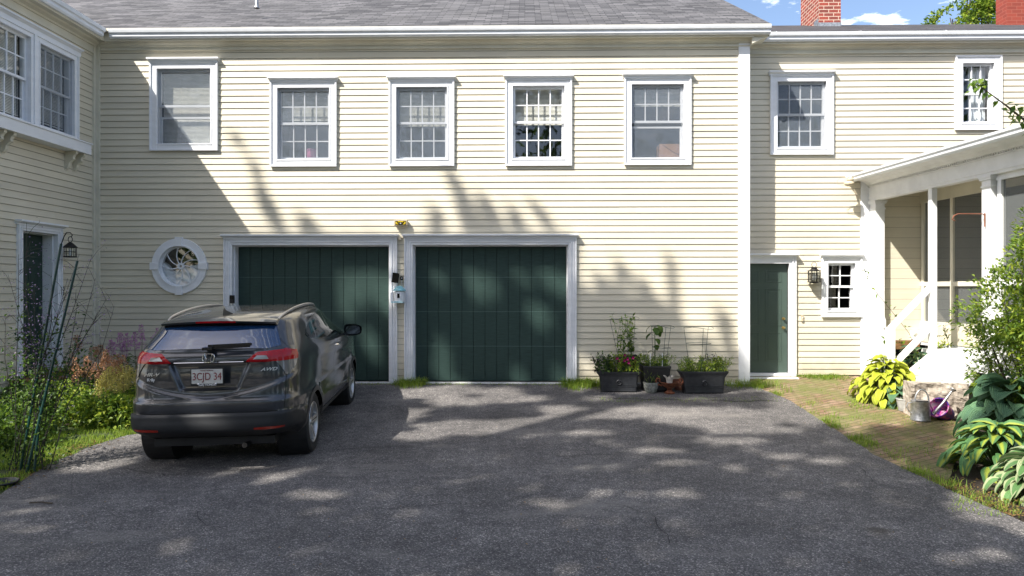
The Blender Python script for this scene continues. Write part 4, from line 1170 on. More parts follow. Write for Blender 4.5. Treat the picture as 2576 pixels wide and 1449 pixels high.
# emblem
ez = 1.165; ey = rear_y(0, ez)-.012
g = MB(); pts = []
for i in range(28):
    t = 2*PI*i/28; r = .052; p = (r*math.copysign(abs(math.cos(t))**.55, math.cos(t))*(1.08+.10*math.sin(t)), ey+.006*math.sin(t), ez+.043*math.copysign(abs(math.sin(t))**.55, math.sin(t))); pts.append(p)
g.tube(pts+[pts[0], pts[1]], .0045, 6, cap=False)
for s in (-1, 1): g.tube([(s*.040, ey-.002, ez+.038), (s*.026, ey-.003, ez), (s*.022, ey-.002, ez-.016), (s*.026, ey, ez-.037)], .0055, 6)
g.tube([(-.024, ey-.003, ez-.004), (.024, ey-.003, ez-.004)], .0055, 6)
g.build('emblem', M['chrome'], car, smooth=True)
# roof rails, antenna
for s in (-1, 1):
    g = MB(); pts = []; rs = []
    for i in range(17):
        y = -.28+1.75*i/16; e = math.sin(PI*i/16)**.45 if 0 < i < 16 else 0
        pts.append((s*(.575+.02*e), y, 1.505+.062*(1-((y-1.15)/1.55)**2)+.050*e)); rs.append(.011+.006*e)
    g.tube(pts, rs, 8); g.build('roof_rail', M['rail'], car, smooth=True)
g = MB(); fin = [(-.30, 1.560), (-.27, 1.632), (-.24, 1.638), (-.15, 1.60), (-.08, 1.578), (-.06, 1.570)]
N = len(fin); g.add([(0, y, z) for y, z in fin]+[(-.032, -.30, 1.555), (-.032, -.06, 1.568), (.032, -.30, 1.555), (.032, -.06, 1.568)], [(6, 0, 1, 2, 3, 4, 5, 7), (8, 9, 5, 4, 3, 2, 1, 0), (6, 8, 0)])
g.build('roof_antenna', M['paint'], car)
# mirrors
for s in (-1, 1):
    g = MB(); c_ = Vector((s*1.00, 1.98, 1.19)); vs = []
    NU, NV = 14, 10
    for i in range(NV+1):
        ph = PI/2*i/NV
        for j in range(NU):
            t = 2*PI*j/NU; cx_ = math.copysign(abs(math.cos(t))**.6, math.cos(t)); sz_ = math.copysign(abs(math.sin(t))**.6, math.sin(t))
            k = math.cos(ph)**.7 if i < NV else .02
            vs.append(c_+Vector((.125*cx_*k, .10*math.sin(ph)-.02, .080*sz_*k*(1-.15*cx_*s))))
    g.add(vs, [(i*NU+j, i*NU+(j+1) % NU, (i+1)*NU+(j+1) % NU, (i+1)*NU+j) for i in range(NV) for j in range(NU)])
    g.bar((s*.80, 2.02, 1.125), (s*.93, 2.0, 1.135), .06, .035)
    mo = g.build('door_mirror', M['paint'], car, smooth=True)
    g = MB(); g.add([c_+Vector((.100*math.copysign(abs(math.cos(2*PI*j/20))**.6, math.cos(2*PI*j/20)), -.0215, .060*math.copysign(abs(math.sin(2*PI*j/20))**.6, math.sin(2*PI*j/20)))) for j in range(20)], [tuple(range(20))]); g.build('mirror_glass', M['mirrorg'], mo)
    g = MB(); p0 = surf(S_(1.42, 1.06)[0]/10, vz(1.06)); x = p0.x; g.tube([(s*(x-.005), 1.32, 1.055), (s*(x+.03), 1.36, 1.055), (s*(x+.036), 1.43, 1.055), (s*(x+.03), 1.50, 1.055), (s*(x-.005), 1.54, 1.055)], [.012, .014, .014, .014, .012], 8)
    g.build('door_handle', M['chrome'], car, smooth=True)
# underside
g = MB(); g.box(-.60, .60, -.62, 3.2, .26, .34); g.box(-.72, .72, .45, 2.2, .25, .32); g.box(-.55, .55, -.06, .06, .22, .30); g.box(-.66, .66, -.60, -.4, .36, .5)
g.build('underbody', M['darkpocket'], car)
g = MB(); g.tube([(.30, -.1, .27), (.32, -.45, .26), (.34, -.62, .265), (.345, -.78, .285)], .027, 10); g.tube([(.16, -.40, .27), (.5, -.40, .27)], .07, 12); g.build('exhaust', M['iron'], car, smooth=True)
# wheels
def wheel(s):
    t = bpy.data.objects.new('wheel', None)
    g = MB(); Mx = Matrix.Rotation(s*PI/2, 4, 'Y')
    prof = [(.225, -.095), (.27, -.107), (.31, -.104), (.328, -.092), (.334, -.07)]
    for k in (-.052, -.018, .018, .052): prof += [(.3345, k-.012), (.3345, k+.010), (.327, k+.012), (.327, k+.020)]
    prof += [(.334, .07), (.328, .092), (.31, .104), (.27, .107), (.228, .098), (.218, .06), (.218, -.06)]
    g.lathe(prof, 64, 0, Mx, close=True); ty = g.build('wheel', M['rubber'], car, smooth=35)
    g = MB(); g.lathe([(.219, .085), (.228, .094), (.224, .101), (.212, .098), (.205, .075), (.200, .0), (.21, -.06)], 48, 0, Mx)
    for k in range(5):
        a0 = k*2*PI/5+.3
        for da, w_ in ((0, .030),):
            for q_, (r0, r1, w0, w1) in enumerate(((.045, .213, .034, .056),)):
                a = a0
                def W(r, o, d): return Mx @ Vector((r*math.cos(a)-o*math.sin(a), r*math.sin(a)+o*math.cos(a), d))
                vs = [W(r0, -w0, .066), W(r0, w0, .066), W(r1, w1, .092), W(r1, -w1*.25, .092), W(r0, -w0, .03), W(r0, w0, .03), W(r1, w1, .05), W(r1, -w1*.25, .05)]
                g.add(vs, [(0, 1, 2, 3), (7, 6, 5, 4), (0, 4, 5, 1), (1, 5, 6, 2), (2, 6, 7, 3), (3, 7, 4, 0)])
                vs = [W(.06, -.004, .069), W(.06, .004, .069), W(.2, .020, .0935), W(.2, .010, .0935)]; g.add(vs, [(0, 1, 2, 3)], 1)
    g.lathe([(0, .076), (.03, .074), (.034, .066), (.05, .062), (.055, .03)], 24, 0, Mx)
    rim = g.build('rim', [M['silver'], M['darkpocket']], ty, smooth=30)
    g = MB(); g.lathe([(.0, .02), (.15, .02), (.15, .0), (.205, -.01), (.205, -.08), (0, -.08)], 32, 0, Mx); g.build('brake_disc', M['darkpocket'], ty)
    return ty
for s in (1, -1):
    for y in (0, 2.61):
        wh = wheel(s); wh.location = (s*.762, y, .335)
        g = MB(); Mx = Matrix.Translation((s*.55, y, .335)) @ Matrix.Rotation(s*PI/2, 4, 'Y')
        g.lathe([(0, 0), (.38, 0), (.375, .12), (.356, .30)], 40, 0, Mx); g.build('wheel_well', M['darkpocket'], car)
hd = math.radians(5.1)
car.scale = (1.035,)*3; car.location = (-3.335, 7.82, -.012); car.rotation_euler = (math.radians(1.6), math.radians(-.9), hd)
# ================================================================ SMALL THINGS ON THE HOUSE
def wobj(mb, name, m, label, cat, org, **k):
    o = mb.build(name, m, None, tuple(org), **k); return tag(o, label, cat)
# hanging lantern by the side door
L = atx(177, 632, XL+.21); lt = thing('wall_lantern', 'black iron lantern on a scroll bracket beside the dark green side door', 'lantern', L)
g = MB(); g.lathe([(.0, .15), (.03, .14), (.10, .07), (.108, .062), (.10, .055), (0, .055)], 20); g.lathe([(0, -.10), (.098, -.10), (.10, -.085), (.09, -.08), (0, -.08)], 20)
for k in range(8):
    t = k*PI/4; g.tube([(.088*math.cos(t), .088*math.sin(t), -.09), (.088*math.cos(t), .088*math.sin(t), .06)], .005, 5)
g.tube([(.089*math.cos(i*PI/8), .089*math.sin(i*PI/8), -.01) for i in range(17)], .004, 5)
g.build('lantern_cage', M['iron'], lt, smooth=40)
g = MB(); g.lathe([(.075, -.08), (.078, .055)], 20); g.build('lantern_glass', M['glass'], lt, smooth=True)
g = MB(); g.lathe([(0, -.075), (.018, -.07), (.018, .02), (.0, .03)], 10); g.build('candle', M['white'], lt, smooth=True)
g = MB(); g.tube([(.035*math.sin(t*PI/8), 0, .19+.045*math.cos(t*PI/8)) for t in range(17)], .006, 6)
g.tube([(-.20, 0, -.02), (-.17, 0, .05), (-.10, 0, .24), (-.06, 0, .30), (.0, 0, .30), (.035, 0, .26), (.01, 0, .225)], .008, 6); g.box(-.225, -.195, -.03, .03, -.06, .10)
g.build('scroll_bracket', M['iron'], lt, smooth=True)
# lantern by the entry door
L = aty(2048, 694, DR-.13); lt = thing('wall_lantern', 'square brass and black lantern between the entry door and the small window', 'lantern', L)
g = MB(); g.box(-.085, .085, -.085, .085, -.115, -.10); g.box(-.085, .085, -.085, .085, .085, .10)
for a in (-1, 1):
    for b in (-1, 1): g.box(a*.08-.007*a-.007, a*.08-.007*a+.007, b*.073-.007, b*.073+.007, -.10, .085)
g.lathe([(.0, .155), (.05, .15), (.05, .125), (.075, .11), (.08, .10)], 18); g.lathe([(.09, -.13), (.05, -.115), (0, -.115)], 16)
for z in (-.05, .0, .05): g.tube([(-.08, -.081, z), (.08, -.081, z)], .003, 5)
for x in (-.03, .03): g.tube([(x, -.081, -.1), (x, -.081, .085)], .003, 5)
g.tube([(.045*math.sin(t*PI/8), 0, .20+.045*math.cos(t*PI/8)) for t in range(17)], .004, 6); g.box(-.03, .03, .05, .14, -.05, .05)
g.build('lantern_cage', M['iron'], lt)
g = MB(); g.box(-.072, .072, -.072, .072, -.10, .085); g.build('lantern_glass', M['glass'], lt)
g = MB(); g.lathe([(0, -.08), (.03, -.07), (.035, .0), (.025, .04), (.0, .05)], 14); g.build('bulb', M['silver'], lt, smooth=True)
# floodlight
L = aty(1009, 561, D-.07); fl = thing('flood_light', 'beige flood light with yellow light bars above the gap between the garage doors', 'light', L)
g = MB(); g.box(-.115, .115, -.04, .05, -.05, .05); g.box(-.08, .10, -.02, .05, -.075, -.05); g.build('lamp_housing', M['beige'], fl, bevel=.012)
g = MB(); g.box(-.092, .092, -.0435, -.039, -.035, .035); g.build('lamp_face', M['cblack'], fl, bevel=.002)
my = basic('yellow_diffuser', (.85, .60, .02), .4)
g = MB(); g.box(-.05, .05, -.049, -.043, .010, .026); 
for s in (-1, 1): g.box(s*.075-.012, s*.075+.012, -.049, -.043, -.018, .018); g.box(min(s*.04, s*.075), max(s*.04, s*.075), -.0495, -.043, -.028, -.014)
g.build('light_bar', my, fl); g = MB(); g.sphere((0, -.045, -.012), .012); g.build('motion_sensor', M['white'], fl, smooth=True)
g = MB(); g.box(-.02, .02, -.03, .06, -.02, .02); g.tube([(0, -.03, 0), (.03, -.05, -.03)], .012, 8)
wobj(g, 'door_sensor', M['beige'], 'small beige sensor clipped above the strip between the garage doors', 'sensor', (0, 0, 0)).location = aty(1006, 600, D-.07)
# solar panel, camera, bird feeder
def small(name, label, cat, u, v, y, parts):
    t = thing(name, label, cat, aty(u, v, y))
    for nm, m, fn in parts:
        g = MB(); fn(g); g.build(nm, m, t, smooth=35)
    return t
Rs = Matrix.Rotation(math.radians(8), 4, 'Y')
def panel(g): g.prism([(-.058, -.085), (.058, -.085), (.058, .085), (-.058, .085)], -.008, .008, M=Rs)
small('solar_panel', 'small black tilted solar panel on the white strip left of the bird feeder', 'solar panel', 995, 699, D-.12, [('panel', M['cblack'], panel), ('bracket', M['blackplastic'], lambda g: g.tube([(0, .01, 0), (.03, .08, .01)], .008, 6))])
small('security_camera', 'round black camera on the clapboard strip above the bird feeder', 'camera', 1010, 700, D-.07, [('camera_body', M['blackplastic'], lambda g: g.sphere((0, 0, 0), .036)), ('camera_lens', M['silver'], lambda g: g.sphere((.008, -.028, .0), .012)), ('camera_mount', M['white'], lambda g: g.tube([(0, 0, -.02), (0, .03, -.1), (0, .06, -.12)], .006, 6))])
def bf_body(g):
    g.lathe([(.0, .10), (.088, .05), (.088, -.12), (0, -.12)], 22)
def bf_roof(g): g.lathe([(0, .155), (.05, .14), (.112, .075), (.114, .066), (.0, .07)], 26)
def bf_tray(g): g.box(-.125, .075, -.12, .05, -.142, -.125); g.box(-.125, .075, -.124, -.118, -.142, -.112)
small('bird_feeder', 'white bird feeder with a pale blue roof hung between the garage doors', 'bird feeder', 1005, 741, D-.14, [('feeder_body', M['white'], bf_body), ('feeder_roof', basic('aqua_plastic', (.25, .55, .60), .4), bf_roof), ('feeder_tray', basic('aqua_plastic', (.45, .68, .74), .4), bf_tray), ('camera_window', M['cblack'], lambda g: (g.box(-.022, .022, -.093, -.08, -.06, .02))), ('window_rim', M['white'], lambda g: (g.box(-.032, -.022, -.097, -.08, -.07, .03), g.box(.022, .032, -.097, -.08, -.07, .03), g.box(-.022, .022, -.097, -.08, .02, .03), g.box(-.022, .022, -.097, -.08, -.07, -.06))), ('seed_hopper', M['white'], lambda g: g.box(-.145, -.105, -.06, .04, -.11, .04))])
small('keypad', 'black keypad box on the left jamb of the left garage door', 'keypad', 584, 753, D-.06, [('keypad_case', M['blackplastic'], lambda g: g.box(-.033, .033, -.02, .03, -.07, .07)), ('keypad_cover', M['cblack'], lambda g: g.box(-.027, .027, -.024, -.018, .0, .06))])
t = thing('doorbell', 'black doorbell camera on the side wing wall below the hanging lantern', 'doorbell', atx(156, 732, XL+.03))
g = MB(); g.box(-.03, .015, -.04, .04, -.07, .07); g.build('doorbell_case', M['blackplastic'], t, bevel=.006); g = MB(); g.sphere((.015, 0, .03), .014); g.build('doorbell_lens', M['silver'], t, smooth=True)
small('door_chime', 'small cream doorbell button on the siding right of the entry door', 'doorbell', 2018, 800, DR-.03, [('button_plate', M['beige'], lambda g: g.box(-.018, .018, -.012, .02, -.055, .055)), ('button', M['white'], lambda g: g.sphere((0, -.014, 0), .009))])
small('outlet_box', 'white round-faced outlet box on the yellow wall behind the stair rail', 'outlet box', 2303, 843, DR-.05, [('box_case', M['white'], lambda g: g.box(-.065, .065, -.02, .045, -.075, .075)), ('outlet_cover', M['silver'], lambda g: g.lathe([(0, .035), (.04, .03), (.045, .015)], 20, 0, Matrix.Rotation(PI/2, 4, 'X')))])
cl = aty(2136, 462, DR-.32); t = thing('corner_spotlight', 'beige twin motion light with a loose wire loop under the porch roof corner', 'light', cl)
g = MB(); g.sphere((0, 0, 0), .07, sc=(1.3, 1, .7)); g.sphere((.02, .0, .07), .05, sc=(1.2, 1, .8)); g.build('lamp_head', M['beige'], t, smooth=True)
g = MB(); g.tube([(.08, 0, .06), (-.02, 0, .12), (-.16, 0, .10), (-.21, 0, .05), (-.20, 0, -.01), (-.10, 0, -.03), (-.03, 0, -.02)], .004, 5); g.tube([(.07, 0, -.03), (.10, 0, -.13), (.14, 0, -.2), (.11, 0, -.17)], .006, 5); g.tube([(.03, 0, .04), (.12, .2, .18)], .02, 6); g.build('lamp_cable', M['beige'], t, smooth=True)
hk = Vector(FP(s_col, .04, 0)); hz = HC+(724-537)/1717*9.4; g = MB(); g.tube([(0, 0, 0), (-.0, 0, .10), (-.03, 0, .13), (-.38, -.02, .13), (-.44, -.02, .10), (-.46, -.02, .05), (-.42, -.02, .03)], .008, 6); g.tube([(0, 0, -.05), (0, 0, .14)], .010, 6)
wobj(g, 'plant_hook', basic('coppery_hook', (.30, .12, .07), .5, .5), 'coppery iron plant hook arm on the large porch column', 'hook', (0, 0, 0), smooth=True).location = (hk.x, hk.y, hz-.12)
# inside the windows
a0, a1, b0, b1, zm = win2
p = aty(782, 370, D+.19); g = MB(); g.lathe([(.0, b0), (.055, b0), (.075, b0+.04), (.088, b0+.12), (.088, b0+.20), (.078, b0+.22), (.07, b0+.2)], 22)
o = g.build('flower_pot', M['pink'], None, smooth=50); o.location = (p.x, D+.24, 0); tag(o, 'pink ceramic pot standing inside the second upstairs window', 'pot')
a0, a1, b0, b1, zm = win5
p0, p1 = aty(1659, 380, D+.2).x, aty(1712, 380, D+.2).x; zt = aty(1680, 362, D+.2).z
t = thing('cardboard_box', 'brown cardboard box inside the fifth upstairs window', 'box', ((p0+p1)/2, D+.2, b0)); w_ = (p1-p0)/2
g = MB(); g.box(-w_, w_, 0, .3, 0, zt-b0); g.build('box_sides', M['card'], t, bevel=.006)
g = MB(); g.tube([(-w_*.7, -.004, (zt-b0)*.95), (-w_*.2, -.006, (zt-b0)*.7), (w_*.5, -.006, (zt-b0)*.4), (w_, -.004, (zt-b0)*.3)], .004, 5); g.build('box_cord', M['blackplastic'], t)
# ================================================================ POTS AND PLANTERS
def onG(u, v): return G(u, v)
def trough(u0, u1, vb, H, label, rz=0, dep=.30):
    a, b = G(u0, vb), G(u1, vb); w = (b-a).length; c = (a+b)/2; c.y += dep/2
    t = thing('trough_planter', label, 'planter', c, rz, group='charcoal trough planters by the wall')
    prof = [(.78, .055, .80), (.80, .075, .84), (.83, .10, .84), (.81, .11, .82), (.86, .72, .90), (.90, .80, .94), (.97, .90, 1.0), (1.0, .95, 1.06), (1.0, 1.0, 1.06), (.95, 1.0, .98), (.92, .90, .86)]
    g = MB(); vs = []
    for sx, z, sy in prof:
        X, Y, Z = w/2*sx, dep/2*sy, H*z; r = .03
        ringp = []
        for cx_, cy_, a_ in ((1, -1, -90), (1, 1, 0), (-1, 1, 90), (-1, -1, 180)):
            for k in range(4):
                t_ = math.radians(a_+k*30); ringp.append((cx_*(X-r)+r*math.cos(t_), cy_*(Y-r)+r*math.sin(t_), Z))
        vs += ringp
    n = 16; g.add(vs, [(i*n+j, i*n+(j+1) % n, (i+1)*n+(j+1) % n, (i+1)*n+j) for i in range(len(prof)-1) for j in range(n)] + [tuple(range(n-1, -1, -1))])
    for z in (.30, .36): g.box(-w/2*.82, w/2*.82, -dep/2*.865-.004, -dep/2*.80, H*z, H*(z+.018))
    g.build('trough', M['trough'], t, smooth=35)
    for s in (-1, 1):
        g = MB(); q = w/2*.80
        g.prism([(s*q, 0), (s*q, H*.16), (s*(q-.20), H*.16), (s*(q-.16), H*.08), (s*(q-.10), 0)], -dep*.36, dep*.36); g.build('planter_foot', M['trough'], t, bevel=.004)
    g = MB(); Mx = Matrix.Translation((0, -dep/2*.875, H*.50)) @ Matrix.Rotation(PI/2, 4, 'X')
    g.lathe([(.028, .012), (.036, .020), (.046, .012), (.040, 0), (.028, 0)], 24, 0, Mx, close=True); g.lathe([(0, .008), (.018, .006), (.02, 0)], 18, 0, Mx); g.build('ring_ornament', M['trough'], t, smooth=60)
    g = MB(); g.box(-w/2*.90, w/2*.90, -dep/2*.88, dep/2*.88, H*.88, H*.93); g.build('potting_soil', M['soil'], t)
    return t, c, w
T1, c1, w1_ = trough(1503, 1614, 989, .345, 'charcoal trough planter with pink petunias nearest the right garage door', math.radians(-3))
T2, c2, w2_ = trough(1712, 1834, 993, .375, 'charcoal trough planter with grassy herbs nearest the corner board', math.radians(1))
# black pots behind
def boxpot(u0, u1, vt, y, label, name, zb, tap=.8, ribs=0):
    a, b = aty(u0, vt, y), aty(u1, vt, y); w = b.x-a.x; H = a.z-zb; c = Vector(((a.x+b.x)/2, y+w/2, zb))
    t = thing(name, label, 'pot', c); g = MB(); vs = []
    for s, z in ((tap, 0), (1, H*.9), (1.04, H*.9), (1.04, H), (.96, H), (.93, H*.9)):
        for x, yy in ((-1, -1), (1, -1), (1, 1), (-1, 1)): vs.append((x*w/2*s, yy*w/2*s, z))
    g.add(vs, [(i*4+j, i*4+(j+1) % 4, (i+1)*4+(j+1) % 4, (i+1)*4+j) for i in range(5) for j in range(4)] + [(3, 2, 1, 0)])
    if ribs:
        for i in range(ribs):
            q = -1+2*(i+.5)/ribs; g.add([(q*w/2*tap-.004, -w/2*tap-.004, .01), (q*w/2*tap+.004, -w/2*tap-.004, .01), (q*w/2+.004, -w/2-.006, H*.88), (q*w/2-.004, -w/2-.006, H*.88)], [(0, 1, 2, 3)])
    g.build('pot_wall', M['blackplastic'], t, bevel=.006)
    g = MB(); g.box(-w*.46, w*.46, -w*.46, w*.46, H*.86, H*.9); g.build('potting_soil', M['soil'], t)
    return t, c, w, H
ya = 11.30
P1 = boxpot(1552, 1609, 897, ya, 'tall black square pot of tomato stems behind the petunia trough', 'square_pot', .24)
P2 = boxpot(1619, 1687, 921, 11.2, 'black ribbed pot with a staked broad-leaved plant, between the two troughs', 'ribbed_pot', .22, .88, 22)
b = G(1637.5, 988); t = thing('stone_bowl', 'round grey stone bowl with grass sprouts on the asphalt', 'pot', b)
g = MB(); H = .175; g.lathe([(0, 0), (.075, 0), (.09, .02), (.115, .09), (.125, H), (.112, H), (.10, H-.03), (0, H-.03)], 26); g.build('bowl', M['stonebowl'], t, smooth=50)
g = MB(); g.lathe([(0, H-.02), (.10, H-.022)], 20); g.build('potting_soil', M['soil'], t)
bowl_p = b
b = G(1684, 990); t = thing('iron_urn', 'rusty low iron urn with two curled handles beside the stone bowl', 'urn', b)
g = MB(); g.lathe([(0, 0), (.085, 0), (.09, .02), (.06, .035), (.035, .06), (.04, .085), (.09, .115), (.13, .145), (.145, .175), (.165, .185), (.165, .195), (.14, .19), (.12, .165), (0, .15)], 30); g.build('urn_bowl', M['rust'], t, smooth=50)
for s in (-1, 1):
    g = MB(); g.tube([(s*.12, 0, .13), (s*.19, 0, .15), (s*.225, 0, .20), (s*.195, 0, .25), (s*.155, 0, .235), (s*.16, 0, .20), (s*.185, 0, .21)], [.014, .018, .018, .016, .014, .012, .008], 8); g.build('urn_handle', M['rust'], t, smooth=True)
t2 = thing('shell_cup', 'pale ruffled shell-shaped cup standing in the rusty urn', 'cup', b+Vector((.0, 0, .165)))
g = MB(); N = 36; vs = []
for k, (r, z) in enumerate(((.0, 0), (.045, 0), (.05, .03), (.055, .08), (.085, .125), (.075, .12), (.045, .08), (.04, .02))):
    for j in range(N):
        t_ = 2*PI*j/N; f = 1+(.14 if k in (4, 5) else .03)*math.sin(7*t_); vs.append((r*f*math.cos(t_), r*f*math.sin(t_), z+(.014*math.sin(7*t_+1) if k in (4, 5) else 0)))
g.add(vs, [(i*N+j, i*N+(j+1) % N, (i+1)*N+(j+1) % N, (i+1)*N+j) for i in range(7) for j in range(N)]); g.build('cup', M['shell'], t2, smooth=60)
b = G(1712, 985); b.y += .12; g = MB(); g.lathe([(0, 0), (.07, 0), (.095, .15), (.105, .15), (.105, .18), (.09, .18), (.085, .15)], 24)
o = g.build('clay_pot', M['terracotta'], None, smooth=40); o.location = b; tag(o, 'small dull clay pot half hidden behind the right trough', 'pot')
# wire cages
def cage(p, r0, r1, H, nr, label, tilt=0):
    g = MB(); n = 3
    for k in range(n):
        a = 2*PI*k/n+.6; g.tube([(r0*math.cos(a), r0*math.sin(a), 0), (r1*math.cos(a), r1*math.sin(a), H)], .0035, 5)
    for j in range(nr):
        z = H*(j+1)/nr-.003; r = r0+(r1-r0)*z/H; g.tube([(r*math.cos(t*PI/12), r*math.sin(t*PI/12), z+(.018*math.sin(t*PI/6) if j == nr-1 else 0)) for t in range(25)], .0035, 5)
    o = g.build('tomato_cage', M['wire'], None, smooth=True); o.location = p; o.rotation_euler = (0, tilt, 0); tag(o, label, 'plant cage', 'wire tomato cages by the wall'); return o
cage(P1[1]+Vector((0, 0, P1[3]-.06)), .14, .25, .68, 2, 'green wire tomato cage full of tomato stems in the square pot', -.06)
cage(P2[1]+Vector((.10, 0, P2[3]-.06)), .12, .19, .70, 2, 'thin wire cage round the broad-leaved plant in the ribbed pot', .05)
cage(Vector((c2.x-.06, c2.y+.02, c2.z+.30)), .13, .24, .78, 3, 'empty green wire cage standing in the herb trough')
# ---- right side: granite block, cans, bucket
ga, gb = G(2296, 1047), G(2440, 1050); gx = (ga+gb)/2
t = thing('granite_block', 'rough upright granite block behind the watering can', 'stone block', (gx.x, gx.y+.14, gx.z-.03), math.atan2(gb.y-ga.y, gb.x-ga.x))
bm = bmesh.new(); bmesh.ops.create_cube(bm, size=1)
W_ = (gb-ga).length
bmesh.ops.scale(bm, vec=(W_, .26, .50), verts=bm.verts); bmesh.ops.subdivide_edges(bm, edges=bm.edges, cuts=22, use_grid_fill=True)
for v_ in bm.verts:
    p = v_.co; q = .030*noise.noise(p*5)+.016*noise.noise(p*14)+.01*noise.noise(p*30); fz_ = 0.25 if p.z > .249 else 1
    if abs(p.y) > .12: p.y += q*1.3
    if abs(p.x) > W_/2-.01: p.x += q*.8
    if p.z > .24: p.z += q*.35
me = bpy.data.meshes.new('block'); bm.to_mesh(me); bm.free(); me.transform(Matrix.Translation((0, 0, .25))); me.materials.append(M['granite'])
o = bpy.data.objects.new('block', me); C.objects.link(o); o.parent = t
b = G(2315, 1056); t = thing('watering_can', 'upright galvanised watering can with an arched handle in front of the granite block', 'watering can', b)
g = MB(); g.lathe([(0, .012), (.118, .012), (.123, 0), (.128, 0), (.128, .01), (.122, .02), (.118, .25), (.122, .255), (.122, .262), (.114, .262), (.113, .02)], 36)
g.add([(.113*math.cos(a*PI/12), -.113*math.sin(a*PI/12)*-1, .262+.01*math.sin(a*PI/12)) for a in range(13)], [tuple(range(13))]); g.build('can_body', M['galv'], t, smooth=40)
g = MB(); g.tube([(.11*math.cos(a), 0, .262+.15*math.sin(a)) if False else (.02+.095*math.cos(a), 0, .255+.165*math.sin(a)) for a in [PI*i/12 for i in range(13)]], .011, 8); g.build('carry_handle', M['galv'], t, smooth=True)
g = MB(); g.tube([(-.12, 0, .24), (-.17, 0, .235), (-.19, 0, .18), (-.155, 0, .12), (-.12, 0, .09)], .008, 8); g.build('side_handle', M['galv'], t, smooth=True)
b = G(2368, 1053); bm_ = basic('printed_bucket', (.16, .05, .22), .4)
def bucket_mat():
    t = NT('printed_bucket'); co = t.coord('Object'); n_ = t.noise(co, 9, 3); r = t.ramp(n_, 0, [(.36, (.03, .025, .16)), (.47, (.12, .03, .28)), (.53, (.48, .05, .24)), (.64, (.42, .30, .38))]); t.link(r, 0, t.b, 'Base Color'); t.b.inputs['Roughness'].default_value = .35; return t.m
t = thing('bucket', 'purple and pink patterned bucket tipped on its side against the granite block', 'bucket', b+Vector((.02, 0, .10)), rot=(math.radians(25), math.radians(-58), 0))
g = MB(); g.lathe([(0, -.12), (.10, -.12), (.14, .13), (.15, .135), (.148, .145), (.134, .142), (.095, -.105), (0, -.105)], 30); g.build('bucket_body', bucket_mat(), t, smooth=40)
g = MB(); g.tube([(.148*math.cos(a), .148*math.sin(a)*.4, .14+.10*math.sin(a)) for a in [PI*i/12 for i in range(13)]], .003, 5); g.build('bucket_handle', M['wire'], t, smooth=True)
g = MB(); pz = Vector((0, 0, 0)); g.tube([(-.17, -.10, .08), (-.05, -.12, .24), (.06, -.13, .40)], [.024, .017, .013], 12)
Mx = Matrix.Translation((.06, -.13, .40)) @ Vector((.11, -.01, .16)).to_track_quat('Z', 'Y').to_matrix().to_4x4(); g.lathe([(.012, 0), (.045, .035), (.045, .042), (0, .046)], 18, 0, Mx)
o = g.build('watering_spout', M['galv'], None, smooth=40); o.location = b; tag(o, 'long grey watering spout with a flared rose leaning in the purple bucket', 'watering spout')
b = G(2283, 1033); g = MB(); g.lathe([(0, 0), (.12, 0), (.15, .16), (.158, .165), (.155, .18), (.14, .18), (.13, .15), (0, .14)], 26)
o = g.build('stone_pot', M['concrete'], None, smooth=40); o.location = b; tag(o, 'pale round concrete pot under the hostas left of the granite block', 'pot')
g = MB(); a = G(2448, 1015); g.box(-.05, .05, -.05, .05, 0, .62); g.box(-.06, .06, -.06, .06, 0, .08); o = g.build('white_post', M['porchwhite'], None, bevel=.004); o.location = a; tag(o, 'short white post at the right end of the granite block', 'post')
# basin and twig on the left
b = G(5, 1222); g = MB(); g.lathe([(0, 0), (.20, 0), (.235, .07), (.245, .075), (.25, .065), (.26, .06), (.262, .075), (.25, .088), (.228, .08), (.20, .02), (0, .015)], 36)
o = g.build('plastic_basin', M['blackplastic'], None, smooth=40); o.location = b; o.scale = (.55, .55, .55); tag(o, 'shallow black plastic basin on the left edge of the driveway', 'basin')
b = G(103, 1268); g = MB(); g.tube([(-.1, 0, .012), (0, .01, .015), (.11, -.01, .012)], .007, 6); o = g.build('twig', M['bark'], None); o.location = b; tag(o, 'short brown twig lying on the asphalt at lower left', 'twig')
# ================================================================ PLANTS
def rv(s=1): return Vector((rnd.uniform(-s, s), rnd.uniform(-s, s), rnd.uniform(-s, s)))
def kite(mb, p, d, L, W, mi=0, n=None, fold=.25, droop=0):
    d = d.normalized(); n = (n or rv()).normalized(); s = d.cross(n)
    if s.length < 1e-4: s = d.orthogonal()
    s.normalize(); u = s.cross(d)
    m = p+d*L*.45+u*(-droop*L*.0); tip = p+d*L-Vector((0, 0, droop*L))
    mb.add([p, m+s*W/2+u*fold*W, tip, m-s*W/2+u*fold*W, m], [(0, 1, 4), (1, 2, 4), (2, 3, 4), (3, 0, 4)], mi)
def blade(mb, p, L, W, lean, mi=0):
    a = rnd.uniform(0, 2*PI); d = Vector((math.cos(a), math.sin(a), 0)); s = Vector((-d.y, d.x, 0))*W/2
    b = p+Vector((0, 0, L*.55))+d*lean*L*.3; t = p+Vector((0, 0, L*(1-.35*lean)))+d*lean*L*.85
    mb.add([p-s, p+s, b+s*.8, t, b-s*.8], [(0, 1, 2, 4), (2, 3, 4)], mi)
